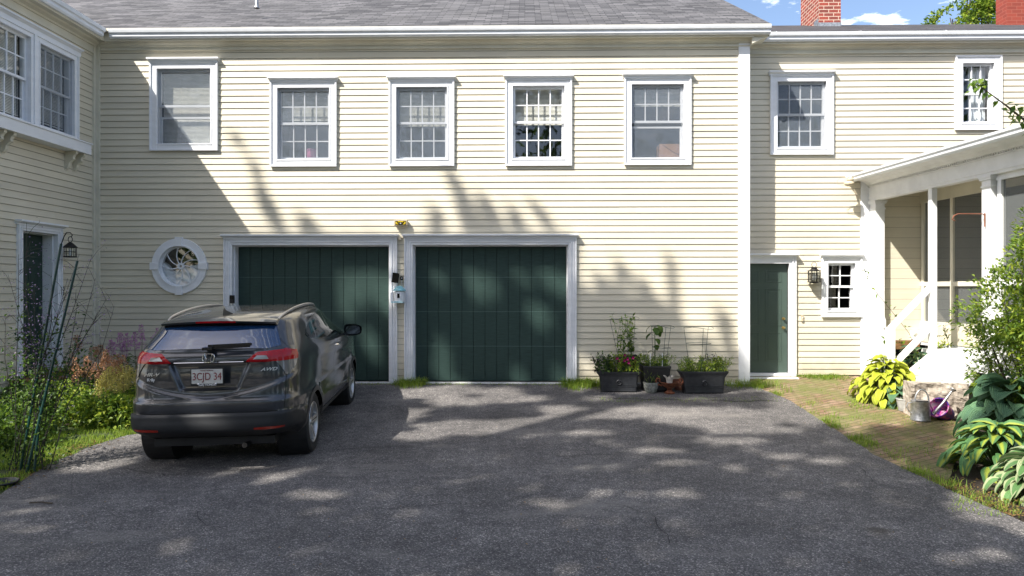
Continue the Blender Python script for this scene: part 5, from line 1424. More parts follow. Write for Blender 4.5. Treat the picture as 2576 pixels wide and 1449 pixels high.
def hleaf(mb, p, az, el, L, W, droop, mi=0, cup=.18):
    NU, NVv = 6, 8; d = Vector((math.cos(az), math.sin(az), 0)); s = Vector((-d.y, d.x, 0)); vs = []; uv = []
    ph = rnd.uniform(0, 6); cur = Vector(p); ang = el; roll = rnd.uniform(-.35, .35)
    for j in range(NVv+1):
        v = j/NVv; w = W*.5*(min(1, (v/.30))**.55 if v < .30 else 1)*(max(0, (1-v)/.7)**.62 if v > .30 else 1)
        if j == 0: w = W*.10
        if j: cur = cur+(d*math.cos(ang)+Vector((0, 0, math.sin(ang))))*L/NVv
        ang -= droop/NVv
        up = (Vector((0, 0, math.cos(ang)))-d*math.sin(ang))
        sd = (s*math.cos(roll)+up*math.sin(roll)); up2 = (up*math.cos(roll)-s*math.sin(roll))
        for i in range(NU+1):
            u = -1+2*i/NU
            vs.append(cur+sd*u*w+up2*(abs(u)**1.5*w*cup*2+.05*w*math.sin(v*14+u*3+ph)*abs(u))); uv.append((abs(u), v))
    fs = []; us = []
    for j in range(NVv):
        for i in range(NU):
            q = (j*(NU+1)+i, j*(NU+1)+i+1, (j+1)*(NU+1)+i+1, (j+1)*(NU+1)+i); fs.append(q); us.append([uv[k] for k in q])
    mb.add(vs, fs, mi, us)
def hosta(pos, R, n, L, W, m, label, zs=1.0, azr=None, name='hosta'):
    mb = MB(); pos = Vector(pos)
    for k in range(n):
        f = (k+.5)/n; az = k*2.39996+rnd.uniform(-.3, .3) if not azr else rnd.uniform(*azr)
        r = R*f**.75*rnd.uniform(.7, 1.08); h = R*(1.02-.86*f**1.15)*zs*rnd.uniform(.85, 1.12)
        p0 = Vector((.03*math.cos(az), .03*math.sin(az), .01)); lb = Vector((math.cos(az)*r*.55, math.sin(az)*r*.55, h))
        l = L*rnd.uniform(.8, 1.12)
        mb.tube([p0, (p0+lb)/2+Vector((0, 0, h*.15)), lb], [.006, .005, .004], 4, 1, cap=False)
        hleaf(mb, lb, az+rnd.uniform(-.25, .25), .55-.75*f, l, W*rnd.uniform(.85, 1.1)*l/L, 1.0+.5*f)
    o = mb.build(name, [m, M['stem']], None, fix=False); o.location = pos
    o.data.polygons.foreach_set('use_smooth', [True]*len(o.data.polygons)); return tag(o, label, 'hosta')
def bush(name, label, cat, pos, blobs, n, L, W, mats, stems=6, stem_m=None, fold=.2, mixer=None, gap=.0, group=None, lookup=1, whorl=1):
    pos = Vector(pos); t = thing(name, label, cat, pos, group=group); mb = MB(); per = sum(b[3]**2 for b in blobs)
    for (x, y, z, r) in blobs:
        k = int(n*r*r/per)
        for i in range(k):
            d = rv().normalized(); q = r*(rnd.random()**.28)
            p = Vector((x, y, z))+Vector((d.x*q, d.y*q, d.z*q*.9))
            if noise.noise((p+pos)*(2.2/r if r > .5 else 3.5)) < gap-.25: continue
            if p.z < .01: continue
            for w_ in range(whorl):
                dd = (d+rv()*.9+Vector((0, 0, .35*lookup))).normalized()
                kite(mb, p, dd, L*rnd.uniform(.65, 1.15), W*rnd.uniform(.8, 1.15), 0 if len(mats) == 1 else (rnd.randrange(len(mats)) if not mixer else mixer(p)), Vector((0, 0, 1))+rv()*.6, fold, .15)
    mb.build('foliage', mats, t, fix=False)
    g = MB(); b0_ = blobs
    for i in range(stems):
        x, y, z, r = b0_[i % len(b0_)]; e = Vector((x, y, z))+rv(r*.6); m_ = e*.5+rv(.06)+Vector((0, 0, .02))
        g.tube([(e.x*.1, e.y*.1, -.02), m_, e], [.012, .008, .004], 5)
    g.build('stem', stem_m or M['bark'], t, fix=False); return t
# ---- hostas on the right
p = G(2228, 1008); hosta(p+Vector((.0, -.02, 0)), .84, 200, .21, .13, M['hosta_gold'], 'large golden yellow hosta clump by the white corner post of the porch', .72)
p = G(2308, 1000); hosta(p+Vector((.0, .05, 0)), .62, 110, .22, .11, M['hosta_cream'], 'cream and green striped hosta just right of the golden hosta', 1.1)
p = G(2262, 1022); hosta(p+Vector((.0, .02, 0)), .36, 26, .22, .17, M['hosta_blue'], 'small blue-green hosta spilling over the concrete pot', .8)
p = G(2335, 985); hosta(p+Vector((.2, .25, 0)), .45, 18, .30, .24, M['hosta_blue'], 'blue-green hosta behind the granite block', 1.25)
p = G(2562, 1125); hosta(p+Vector((.0, .10, 0)), .86, 90, .33, .26, M['hosta_blue'], 'big blue-grey ribbed hosta under the shrub at the right edge', .85)
p = G(2525, 1190); hosta(p+Vector((.02, .12, 0)), .74, 105, .28, .15, M['hosta_vary'], 'hosta with bright yellow-centred leaves below the blue-grey hosta', .62)
p = G(2640, 1250); hosta(p+Vector((-.06, .05, 0)), .60, 90, .24, .13, M['hosta_white'], 'white-edged hosta at the lower right corner of the bed', .62)
# ---- big shrub at right
sb = Vector((6.24, 8.42, zg(6.2, 8.42)))
blobs = [(0, 0, 1.0, .75), (-.15, -.1, 1.6, .62), (.2, -.1, 2.05, .65), (-.25, -.1, 1.2, .45), (.35, -.2, 1.4, .8), (.3, 0, 2.6, .5), (-.80, -.1, 1.50, .20), (-.55, -.1, 1.45, .28), (-.42, -.2, 2.0, .25), (.15, -.1, .75, .5), (.5, -.3, .6, .6), (.12, -.05, 2.45, .38), (.0, -.1, 2.15, .36), (.15, .2, 1.5, .9), (.3, .2, .9, .9), (-.22, -.2, 2.3, .22)]
bush('leafy_shrub', 'tall loose green shrub at the right edge in front of the porch screens', 'shrub', sb, blobs, 17000, .078, .028, [M['leafrh'], M['leaf'], M['leafrh'], M['leafyl']], 30, M['bark'], gap=.16, whorl=2)
# ---- branch of a small tree reaching in at top right
tp = Vector((6.3, 6.6, 0)); t = thing('apple_tree', 'leafy tree branch reaching in above the porch roof at the right edge', 'tree', tp)
g = MB(); g.tube([(0, 0, -.1), (.05, .05, 1.2), (-.1, .1, 2.4), (-.3, .15, 3.2), (-.6, .2, 3.6)], [.09, .08, .07, .05, .03], 10)
e0 = atd(2580, 305, 6.8)-tp; e1 = atd(2530, 265, 6.8)-tp; e2 = atd(2485, 232, 6.8)-tp; e3 = atd(2458, 212, 6.8)-tp
g.tube([(-.3, .15, 3.2), e0, e1, e2, e3], [.03, .012, .008, .006, .003], 7); g.tube([(-.3, .15, 3.2), (.3, .1, 4.2), (.5, 0, 5)], [.05, .03, .02], 7); g.build('trunk', M['bark'], t, smooth=True)
g = MB()
for k in range(60):
    f = rnd.random(); p = e1.lerp(e3, f) if f > 0 else e1
    if 0 <= k < 22: p = e3+rv(.06)
    elif k < 50: p = e0.lerp(e1, rnd.uniform(-.2, .7))+rv(.08)
    d = (rv()+Vector((-.3, 0, -.15))).normalized(); kite(g, p, d, rnd.uniform(.07, .12), rnd.uniform(.04, .06), rnd.randrange(2), Vector((0, -.5, 1))+rv(.5), .15, .15)
for k in range(900):
    p = Vector((.4, 0, 4.9))+Vector((rnd.gauss(0, .5), rnd.gauss(0, .5), rnd.gauss(0, .5)))
    if (p+tp).x/(p+tp).y < .80: continue
    kite(g, p, rv(), .11, .055, rnd.randrange(2))
g.build('crown', [M['leaf'], M['leafrh']], t, fix=False)
# ---- rose / vine by the stairs
def vine(name, label, pos, stems, nl, L, mats, stem_m, r=.004, spread=.10):
    pos = Vector(pos); t = thing(name, label, 'plant', pos); g = MB(); f = MB()
    for pts in stems:
        P = [Vector(p) for p in pts]; g.tube(P, [r*(1.4-.9*i/len(P)) for i in range(len(P))], 5, cap=False)
        for k in range(nl):
            q = rnd.random()**.7*(len(P)-1); i = min(len(P)-2, int(q)); c_ = P[i].lerp(P[i+1], q-i)+rv(spread*.5)
            kite(f, c_, rv()+Vector((0, 0, .2)), L*rnd.uniform(.6, 1.2), L*.55, rnd.randrange(len(mats)), Vector((0, 0, 1))+rv(.6))
    g.build('stem', stem_m, t, fix=False); f.build('foliage', mats, t, fix=False); return t
vp = G(2350, 1000)+Vector((.15, .35, 0))
vine('climbing_rose', 'thin climbing rose with sparse leaves arching past the porch stair rail', vp, [[(0, 0, 0), (-.15, 0, .6), (-.3, .1, 1.0), (-.55, .15, 1.35), (-.85, .2, 1.75), (-.98, .2, 2.05)], [(0, 0, 0), (.02, 0, .5), (.1, 0, 1.0), (.05, .1, 1.3), (.16, .1, 1.75)], [(0, 0, 0), (-.1, -.1, .5), (-.35, 0, .75), (-.6, 0, .9), (-.75, 0, .85)], [(0, 0, 0), (.15, 0, .5), (.3, 0, .8), (.2, 0, 1.1), (.4, 0, 1.2)]], 34, .075, [M['leaf'], M['leafrh']], M['drystem'])
p = G(2390, 990)+Vector((.15, .55, 0)); bush('peony', 'yellow-green leafy peony behind the granite block', 'plant', p, [(0, 0, .35, .30), (-.35, .05, .30, .25), (.35, 0, .38, .3), (.1, 0, .6, .2)], 900, .09, .035, [M['leafyl'], M['leafrh'], M['hosta_gold']], 10, M['stem'])
# ---- pots' plants
def stems_in(name, label, pos, n, H, spread, L, W, mats, cat='plant', lp=8, flower=None, fn=0):
    t = thing(name, label, cat, pos); g = MB(); f = MB()
    for k in range(n):
        b = Vector((rnd.uniform(-spread[0], spread[0]), rnd.uniform(-spread[1], spread[1]), 0)); h = H*rnd.uniform(.6, 1.1)
        m_ = b+Vector((rnd.uniform(-.05, .05), rnd.uniform(-.04, .04), h*.5)); e = b+Vector((rnd.uniform(-.1, .1)+b.x*.25, rnd.uniform(-.06, .06), h)); g.tube([b, m_, e], [.004, .003, .0015], 4, cap=False)
        for j in range(lp):
            q = rnd.uniform(.15, 1); c_ = b.lerp(m_, q*2) if q < .5 else m_.lerp(e, q*2-1); kite(f, c_, rv()+Vector((0, 0, .1)), L*rnd.uniform(.6, 1.2), W*rnd.uniform(.7, 1.2), rnd.randrange(len(mats)), Vector((0, 0, 1))+rv(.6))
    g.build('stem', M['stem'], t, fix=False); f.build('foliage', mats, t, fix=False)
    if flower:
        f = MB()
        for (x, y, z) in flower:
            for k in range(9):
                a = k*2*PI/5; kite(f, Vector((x, y, z)), Vector((math.cos(a), -.5+.3*math.sin(a*2), math.sin(a))), .035, .034, 0, Vector((0, -1, 0)))
        f.build('blossom', M['magenta'], t, fix=False)
    return t
z1_ = c1+Vector((0, 0, .31)); z2_ = c2+Vector((0, 0, .335))
stems_in('petunia', 'magenta petunia with trailing green leaves in the left trough', z1_+Vector((.10, -.04, 0)), 70, .30, (.24, .11), .055, .028, [M['leafyl'], M['leafrh']], lp=12, flower=[(.12, -.10, .27), (-.14, -.10, .26), (.03, -.11, .25), (-.02, -.08, .22), (.05, -.09, .19), (.09, -.05, .13), (.0, 0, .30), (.17, -.03, .21), (-.08, -.03, .21)])
stems_in('leafy_herb', 'dark stemmed bushy herb at the left end of the left trough', z1_+Vector((-.26, -.04, 0)), 40, .34, (.13, .11), .055, .032, [M['leaf'], M['leafdk'], M['darkbud']], lp=12)
stems_in('herb_patch', 'thick low yellow-green herbs filling the right trough', z2_, 170, .25, (.35, .12), .065, .014, [M['leafyl'], M['leafrh'], M['weed']], lp=10)
stems_in('tomato_plant', 'spindly tomato plant climbing its wire cage behind the petunias', P1[1]+Vector((0, 0, P1[3]-.04)), 13, .68, (.15, .12), .085, .032, [M['leaf'], M['leafrh']], lp=20)
stems_in('pot_weeds', 'grassy weeds covering the soil of the black ribbed pot', P2[1]+Vector((0, 0, P2[3]-.06)), 80, .22, (.21, .17), .075, .014, [M['weed'], M['leafrh']], lp=6)
stems_in('sprouting_grass', 'few grass sprouts growing in the round stone bowl', bowl_p+Vector((0, 0, .15)), 16, .2, (.07, .07), .09, .010, [M['weed']], lp=3)
# broad-leaved plant
t = thing('broad_leaved_plant', 'tall single-stemmed plant with drooping heart-shaped leaves in the ribbed pot', 'plant', P2[1]+Vector((0, 0, P2[3]-.06)))
g = MB(); g.tube([(0, 0, 0), (.01, 0, .35), (0, 0, .70)], [.008, .007, .005], 6); g.build('stem', M['stem'], t); g = MB()
for k, (z, l) in enumerate(((.70, .17), (.69, .17), (.66, .16), (.62, .16), (.56, .15), (.48, .13), (.36, .12), (.28, .12), (.70, .14))):
    az = k*2.2+.4; b = Vector((.06*math.cos(az), .06*math.sin(az), z+.02)); g.tube([(0, 0, z-.03), b], .003, 4, 1, cap=False); hleaf(g, b, az, -.5, l, l*.85, .9, 0, .05)
g.build('foliage', [M['leaf'], M['stem']], t, fix=False)
g = MB()
for x in (-.09, .11): g.box(x-.006, x+.006, -.1, -.097, -.02, .2)
o = g.build('plant_label', M['white'], None); o.location = P2[1]+Vector((0, 0, P2[3])); tag(o, 'pair of thin white plant tags stuck in the ribbed pot', 'plant tags')
# dark seed heads in trough 2
g = MB()
for k in range(13):
    x = rnd.uniform(.0, .30); h = rnd.uniform(.22, .34); g.tube([(x, 0, 0), (x+rnd.uniform(-.03, .05), 0, h)], .0018, 4, 1)
    for j in range(5): kite(g, Vector((x+.01, 0, h-.015*j)), rv()+Vector((0, 0, .5)), .028, .016, 0)
o = g.build('lavender', [M['darkbud'], M['stem']], None, fix=False); o.location = z2_; tag(o, 'dark seed heads rising from the right side of the herb trough', 'plant')
# ---- left bed: astilbes
def astilbe(pos, n, H, mat, label, fol=True, spread=.14, pl=.27, pw=.065):
    t = thing('astilbe', label, 'astilbe', pos); g = MB(); f = MB(); l = MB()
    for k in range(n):
        f = MB(); b = Vector((rnd.uniform(-spread, spread), rnd.uniform(-spread, spread), 0)); h = H*rnd.uniform(.86, 1.08); e = b*1.4+Vector((0, 0, h)); g.tube([b, e], [.004, .002], 4, cap=False)
        for j in range(110):
            q = rnd.random(); a = rnd.uniform(0, 2*PI); r = pw*(1-q)**.8*rnd.uniform(.3, 1.15)+.004; c_ = e+Vector((r*math.cos(a), r*math.sin(a), -pl*(1-q)+r*.7)); kite(f, c_, Vector((math.cos(a), math.sin(a), .8))+rv(.4), .026, .014, 0)
        f.build('plume', mat, t, fix=False)
    if fol:
        for k in range(130):
            a = rnd.uniform(0, 2*PI); r = rnd.uniform(.02, .30); c_ = Vector((r*math.cos(a), r*math.sin(a), rnd.uniform(.06, H*.62)*(1-.5*r))); kite(l, c_, Vector((math.cos(a), math.sin(a), rnd.uniform(-.2, .5))), rnd.uniform(.06, .10), .035, rnd.randrange(2), Vector((0, 0, 1))+rv(.5))
        l.build('foliage', [M['leafrh'], M['leaf']], t, fix=False)
    g.build('stem', M['drystem'], t, fix=False); return t
def bedp(u, yv):  # a point in the bed at given column and depth
    r = ray(u, 900); k = yv/r.y; x = r.x*k; return Vector((x, yv, zg(x, yv)))
A = [(312, 11.3, 2, 1.05, 'plume_pink', 'tall pink astilbe plumes furthest left against the wall'), (343, 11.2, 2, 1.02, 'plume_pink', 'pink astilbe pair beside the rear left corner of the car'), (368, 11.25, 6, 1.02, 'plume_pink', 'dense pink astilbe cluster closest to the car'), (300, 10.9, 3, .86, 'plume_pink', 'faded pink astilbe low behind the brown plumes'),
     (205, 10.6, 3, .98, 'plume_brown', 'tallest brown astilbe plume near the wing corner'), (235, 9.8, 7, .86, 'plume_brown', 'tan drying astilbe plumes catching the sun'), (262, 10.4, 6, .90, 'plume_brown', 'rusty brown astilbe in the middle of the bed'), (285, 10.1, 6, .82, 'plume_brown', 'light brown astilbe plumes right of the bed centre'), (185, 10.2, 4, .76, 'plume_brown', 'brown feathery astilbe at the left of the row'),
     (300, 9.5, 12, .72, 'plume_cream', 'cream yellow astilbe plumes nearest the car bumper'), (322, 9.8, 11, .76, 'plume_cream', 'pale yellow astilbe plumes behind the car bumper'), (272, 9.5, 9, .66, 'plume_cream', 'short cream astilbe left of the pale yellow ones')]
for u, y, n, H, m, lb in A: astilbe(bedp(u, y), n, H, M[m], lb)
B = [((40, 9.9), .42, 'rounded leafy clump below the side door'), ((110, 9.6), .45, 'dark green perennial clump left of the green stakes'), ((165, 9.8), .42, 'sunlit green perennial clump right of the green stakes'), ((215, 9.45), .40, 'bright broad-leaved clump at the lawn edge'), ((262, 9.3), .38, 'low green geranium clump below the astilbes'), ((305, 9.2), .36, 'green clump nearest the rear wheel of the car'), ((330, 9.6), .36, 'green clump half hidden behind the car bumper'), ((70, 9.0), .45, 'shaded leafy clump at the left edge'), ((0, 8.6), .5, 'dense dark foliage at the far left edge of the bed'), ((185, 10.6), .42, 'leafy clump against the wing wall corner'), ((120, 10.4), .45, 'leafy clump in front of the side door step'), ((-30, 9.6), .55, 'tall leafy clump outside the left edge'), ((25, 8.2), .4, 'low foliage at the foot of the green stakes')]
for i, ((u, y), r, lb) in enumerate(B):
    bush('perennial_clump', lb, 'plant', bedp(u, y), [(0, 0, r*.55, r*.8), (-r*.5, 0, r*.4, r*.55), (r*.5, .05, r*.42, r*.55), (0, -.1, r*.9, r*.45)], 950, .070, .045, [M['leafrh'], M['leaf'], M['leafyl'] if i in (2, 3, 4, 5, 6, 9, 10) else M['leafdk']], 8, M['stem'], group='leafy clumps in the left flower bed')  # yellow-green leaves put sunlight into the colour of some clumps
# ---- tall meadow rue with stakes
mp_ = G(85, 1180); t = thing('meadow_rue', 'tall airy plant with thin dark stems and tiny lilac flowers at the left edge', 'plant', mp_)
g = MB(); f = MB(); fl_ = MB(); bd = MB()
dref = mp_.y
def mpx(u, v, dd=0): return atd(u, v, dref+dd)-mp_
tops = [(60, 560, .2), (20, 690, .3), (130, 660, .1), (195, 640, .2), (235, 700, .1), (262, 750, .2), (248, 800, .1), (225, 640, .3), (90, 720, .1), (70, 780, .2), (10, 800, .1), (170, 700, 0), (290, 770, .25), (200, 760, 0), (40, 640, .2), (105, 830, 0)]
for k, (u, v, dd) in enumerate(tops):
    b = Vector((rnd.uniform(-.22, .22), rnd.uniform(-.15, .15), 0)); e = mpx(u+rnd.uniform(-8, 8), v, dd); m1 = b.lerp(e, .35)+Vector((rnd.uniform(-.06, .06), 0, .08)); m2 = b.lerp(e, .7)+Vector((rnd.uniform(-.08, .08), 0, .05)); g.tube([b, m1, m2, e], [.006, .005, .0035, .0015], 5, cap=False)
    for j in range(11):
        q = rnd.uniform(.45, 1); c_ = m1.lerp(m2, (q-.45)/.3) if q < .75 else m2.lerp(e, (q-.75)/.25); w_ = c_+Vector((rnd.uniform(-.22, .26), rnd.uniform(-.1, .1), rnd.uniform(.02, .20))); g.tube([c_, (c_+w_)/2+Vector((0, 0, .02)), w_], [.0025, .0018, .001], 4, cap=False)
        for z in range(7):
            q_ = w_+rv(.06); (kite(fl_, q_, rv(), .018, .014, 0, None) if rnd.random() < .35 else kite(bd, q_, rv(), .010, .007))
    for j in range(80):
        q = rnd.random()**1.3; c_ = b.lerp(m1, q/.4) if q < .4 else m1.lerp(m2, (q-.4)/.6); c_ = c_+rv(.11); kite(f, c_, rv()+Vector((0, 0, .1)), rnd.uniform(.03, .055), .03, rnd.randrange(2), Vector((0, 0, 1))+rv(.6))
for k in range(170):
    c_ = mpx(rnd.gauss(88, 22), rnd.gauss(845, 60), .15); kite(fl_, c_+rv(.05), rv(), .022, .016)
for k in range(380):
    c_ = mpx(rnd.gauss(95, 55), rnd.gauss(1010, 75), rnd.uniform(-.1, .5)); kite(f, c_, rv()+Vector((0, 0, .1)), rnd.uniform(.035, .06), .035, rnd.randrange(2), Vector((0, 0, 1))+rv(.6))
g.build('stem', M['darkstem'], t, fix=False); f.build('foliage', [M['leaf'], M['leafdk']], t, fix=False); fl_.build('blossom', M['lilac'], t, fix=False); bd.build('bud', M['darkbud'], t, fix=False)
for (ub, vb, ut, vt_, lb) in ((50, 1185, 154, 613, 'green garden stake leaning beside the side door frame, the taller of the long pair'), (66, 1190, 195, 656, 'green garden stake ending just under the hanging lantern'), (86, 1188, 106, 985, 'short green garden stake standing at the lawn edge')):
    b = G(ub, vb); e = atd(ut, vt_, b.y+.25); g = MB(); g.tube([(0, 0, -.02), e-b], .013, 8); o = g.build('garden_stake', M['stake'], None, smooth=True); o.location = b; tag(o, lb, 'stake', 'green garden stakes')
# ---- grass and weeds (stuff)
g = MB(); bxs = strip
for k in range(26000):
    x = rnd.uniform(-7.3, -4.2); y = rnd.uniform(6.4, 9.35)
    if x > interp(LE, y)+.02+noise.noise((x*5, y*5, 0))*.05: continue
    if x < interp(LE, y)-2.1: continue
    if noise.noise((x*3, y*3, 5)) < -.32: continue
    blade(g, Vector((x, y, zg(x, y)-.015)), rnd.uniform(.035, .085), .006, rnd.uniform(.2, 1.0), rnd.randrange(2))
tag(g.build('lawn_grass', [M['grass'], M['weed']], None, fix=False), 'short sunlit lawn grass along the left driveway edge', 'grass', kind='stuff')
g = MB()
def tuft(x, y, n, L, r, w=.005):
    for k in range(n): blade(g, Vector((x+rnd.gauss(0, r), y+rnd.gauss(0, r), zg(x, y)-.005)), rnd.uniform(.4, 1)*L, w, rnd.uniform(.3, 1.2), rnd.randrange(2))
for k in range(230):
    u = rnd.uniform(905, 1475); p = aty(u, 900, D-.05); tuft(p.x, D-.04-abs(rnd.gauss(0, .05)), 5, .06 if not (1000 < u < 1070) else .14, .03)
for k in range(150):
    u = rnd.choice([rnd.uniform(1415, 1515), rnd.uniform(1000, 1065), rnd.uniform(1825, 1960), rnd.uniform(1420, 1510)]); p = aty(u, 900, D-.1); tuft(p.x, D-.05-abs(rnd.gauss(0, .16)), 20, .21, .05)
for k in range(170):
    p = G(rnd.uniform(1480, 1960), rnd.uniform(999, 1012)); tuft(p.x, p.y, 6, .04, .04)
for k in range(90):
    p = aty(rnd.uniform(2010, 2130), 900, DR-.08); tuft(p.x, DR-.05-abs(rnd.gauss(0, .10)), 9, .11, .03)
tag(g.build('wall_weeds', [M['grass'], M['weed']], None, fix=False), 'weeds and grass growing along the foot of the garage wall', 'weeds', kind='stuff')
g = MB()
for k in range(560):
    y = rnd.uniform(RE[2][0]+.3, 11.3); x = interp(RE, y)+abs(rnd.gauss(0, .12))
    if noise.noise((x*2.2, y*2.2, 6)) < -.02 or (y < 6.6 and rnd.random() < .6): continue
    tuft(x, y, 9, .065 if rnd.random() < .8 else .14, .035)
for k in range(560):
    p = G(rnd.uniform(2000, 2400), rnd.uniform(965, 1215))
    if p.x < interp(RE, p.y) or p.x > interp(PE, p.y): continue
    if noise.noise((p.x*1.3, p.y*1.3, 2)) < .0 and rnd.random() < .6: continue
    tuft(p.x, p.y, 5, .045 if rnd.random() < .85 else .10, .03)
for k in range(160):
    p = G(rnd.uniform(2140, 2290), rnd.uniform(1000, 1030)); tuft(p.x, p.y, 8, .07, .04)
for k in range(60):
    p = G(rnd.uniform(2400, 2575), rnd.uniform(1240, 1300)); tuft(p.x, p.y, 6, .06, .04)
tag(g.build('path_weeds', [M['weed'], M['grass']], None, fix=False), 'grass and moss growing between the bricks and along the path edge', 'weeds', kind='stuff')
g = MB()
for k in range(900):
    if rnd.random() < .5: p = G(rnd.uniform(0, 330), rnd.uniform(1100, 1230)); lx = interp(LE, p.y); p.x = lx+rnd.gauss(-.12, .12)
    else: p = G(rnd.uniform(2330, 2575), rnd.uniform(1200, 1300)); p.x = interp(RE, p.y)+abs(rnd.gauss(.1, .2))
    kite(g, Vector((p.x, p.y, zg(p.x, p.y)+.008)), Vector((rnd.uniform(-1, 1), rnd.uniform(-1, 1), .05)), rnd.uniform(.015, .04), .02, 0, Vector((0, 0, 1)))
for k in range(110):
    p = G(rnd.uniform(200, 2400), rnd.uniform(1010, 1440)); kite(g, Vector((p.x, p.y, zg(p.x, p.y)+.014)), Vector((rnd.uniform(-1, 1), rnd.uniform(-1, 1), .05)), rnd.uniform(.012, .03), .014, 0, Vector((0, 0, 1)))
tag(g.build('leaf_litter', M['dryleaf'], None, fix=False), 'scattered dry leaves along the driveway edges', 'leaves', kind='stuff')
# ---- tree behind the roof
def tree(name, label, pos, H, crown, n, L, mats, keep=None, trunk_r=.22, grp=None):
    pos = Vector(pos); t = thing(name, label, 'tree', pos, group=grp); g = MB(); top = Vector(crown[0][:3])
    g.tube([(0, 0, -.2), (.1, .05, H*.3), (top.x*.4, top.y*.4, H*.55), top], [trunk_r, trunk_r*.8, trunk_r*.55, .05], 10)
    for c_ in crown:
        for k in range(5):
            b = Vector((top.x*.4, top.y*.4, H*rnd.uniform(.4, .6))); e = Vector(c_[:3])+Vector((rnd.uniform(-.6, .6)*c_[3], rnd.uniform(-.6, .6)*c_[3], rnd.uniform(-.4, .6)*c_[3]))
            g.tube([b, b.lerp(e, .5)+rv(.3), e], [trunk_r*.35, trunk_r*.2, .02], 6)
    g.build('trunk', M['bark'], t, smooth=True); f = MB(); tot = sum(c_[3]**2 for c_ in crown)
    for c_ in crown:
        for k in range(int(n*c_[3]**2/tot)):
            d = rv().normalized(); q = c_[3]*rnd.random()**.35; p = Vector(c_[:3])+d*q
            if noise.noise((p+pos)*1.1) < -.12: continue
            kite(f, p, (d+rv()+Vector((0, 0, -.2))), L*rnd.uniform(.7, 1.2), L*.5, rnd.randrange(len(mats)), Vector((0, 0, 1))+rv(.7))
    f.build('crown', mats, t, fix=False); return t
q = aty(2440, 45, 26); tree('maple_tree', 'green leafy tree showing above the roof between the two chimneys', (q.x, 26, 0), q.z, [(0, 0, q.z-.2, 1.0), (-.9, 0, q.z-.35, .75), (-1.35, 0, q.z-.5, .45), (1.0, 0, q.z, .9), (.4, 0, q.z+.7, .7), (.9, .5, q.z-1.4, 1.2), (-.4, .3, q.z-1.6, 1.2)], 11000, .17, [M['leafrh'], M['leaf'], M['leafyl']])
# ---- shade trees standing behind the camera, to the left
SD = Vector((1.06, 1, -1.55))
def proj(p):
    x = p.x*ca+p.y*sa; d = -p.x*sa+p.y*ca
    return (CX+F*x/d, CY-F*(p.z-HC)/d) if d > .3 else (1288, 3000)
def cap_d(u, v, a, b):
    A_ = Vector((a[0], a[1])); B_ = Vector((b[0], b[1])); P_ = Vector((u, v)); ab = B_-A_; t = max(0, min(1, (P_-A_).dot(ab)/ab.length_squared)); return (P_-A_-ab*t).length
STREAK = [((1136, 440), (1165, 510), 11), ((1165, 510), (1209, 590), 16), ((1213, 500), (1262, 590), 13), ((1293, 540), (1309, 582), 12), ((1346, 522), (1378, 565), 8), ((1098, 545), (1100, 585), 14), ((555, 300), (600, 350), 12), ((640, 420), (650, 440), 12), ((655, 480), (705, 580), 12), ((1180, 560), (1190, 590), 16), ((770, 560), (790, 590), 14),
 ((1565, 675), (1568, 700), 11), ((1508, 710), (1530, 735), 14), ((1618, 720), (1625, 760), 14), ((1545, 745), (1560, 800), 26), ((1600, 770), (1680, 800), 26), ((1480, 760), (1500, 880), 30), ((1700, 830), (1720, 900), 24), ((1820, 800), (1840, 920), 12), ((1640, 850), (1690, 930), 22), ((1560, 830), (1570, 900), 40), ((1770, 860), (1800, 930), 14)]
LITW = [((835, 660), (985, 668), 18), ((925, 700), (980, 745), 22), ((830, 700), (838, 745), 12), ((890, 800), (905, 850), 14), ((860, 690), (880, 720), 12), ((1070, 655), (1080, 668), 14), ((1155, 650), (1175, 700), 16), ((1205, 660), (1215, 690), 10), ((1270, 652), (1300, 660), 12), ((1345, 655), (1400, 680), 20), ((1320, 745), (1335, 765), 22), ((1080, 830), (1085, 900), 16), ((1120, 930), (1160, 955), 14), ((1275, 900), (1290, 955), 14), ((1380, 900), (1390, 950), 14), ((1060, 880), (1120, 950), 10)]
LITG = [(1050, 990, 80, 12), (1170, 985, 70, 8), (1190, 1076, 150, 16), (1040, 1098, 80, 11), (1330, 1060, 60, 7), (1420, 1030, 60, 8), (1150, 1012, 80, 9), (1300, 1003, 80, 8), (1020, 1040, 50, 12), (1800, 1050, 150, 20), (1900, 1082, 130, 9), (1640, 1036, 130, 12), (1480, 1045, 90, 10), (2090, 1160, 55, 9), (1960, 1150, 40, 7), (1850, 1110, 90, 8), (1700, 1165, 60, 7), (1480, 1090, 60, 6), (680, 1212, 40, 10), (785, 1245, 48, 13), (730, 1190, 24, 7), (640, 1172, 55, 6), (215, 1110, 160, 62), (270, 960, 110, 90), (780, 1040, 110, 50), (1700, 1240, 40, 8), (1380, 1268, 70, 6), (1660, 1135, 60, 7), (60, 1330, 60, 12), (150, 1400, 60, 9), (440, 1385, 40, 20), (2450, 1400, 90, 14), (760, 1070, 60, 30), (2560, 1330, 40, 12)]
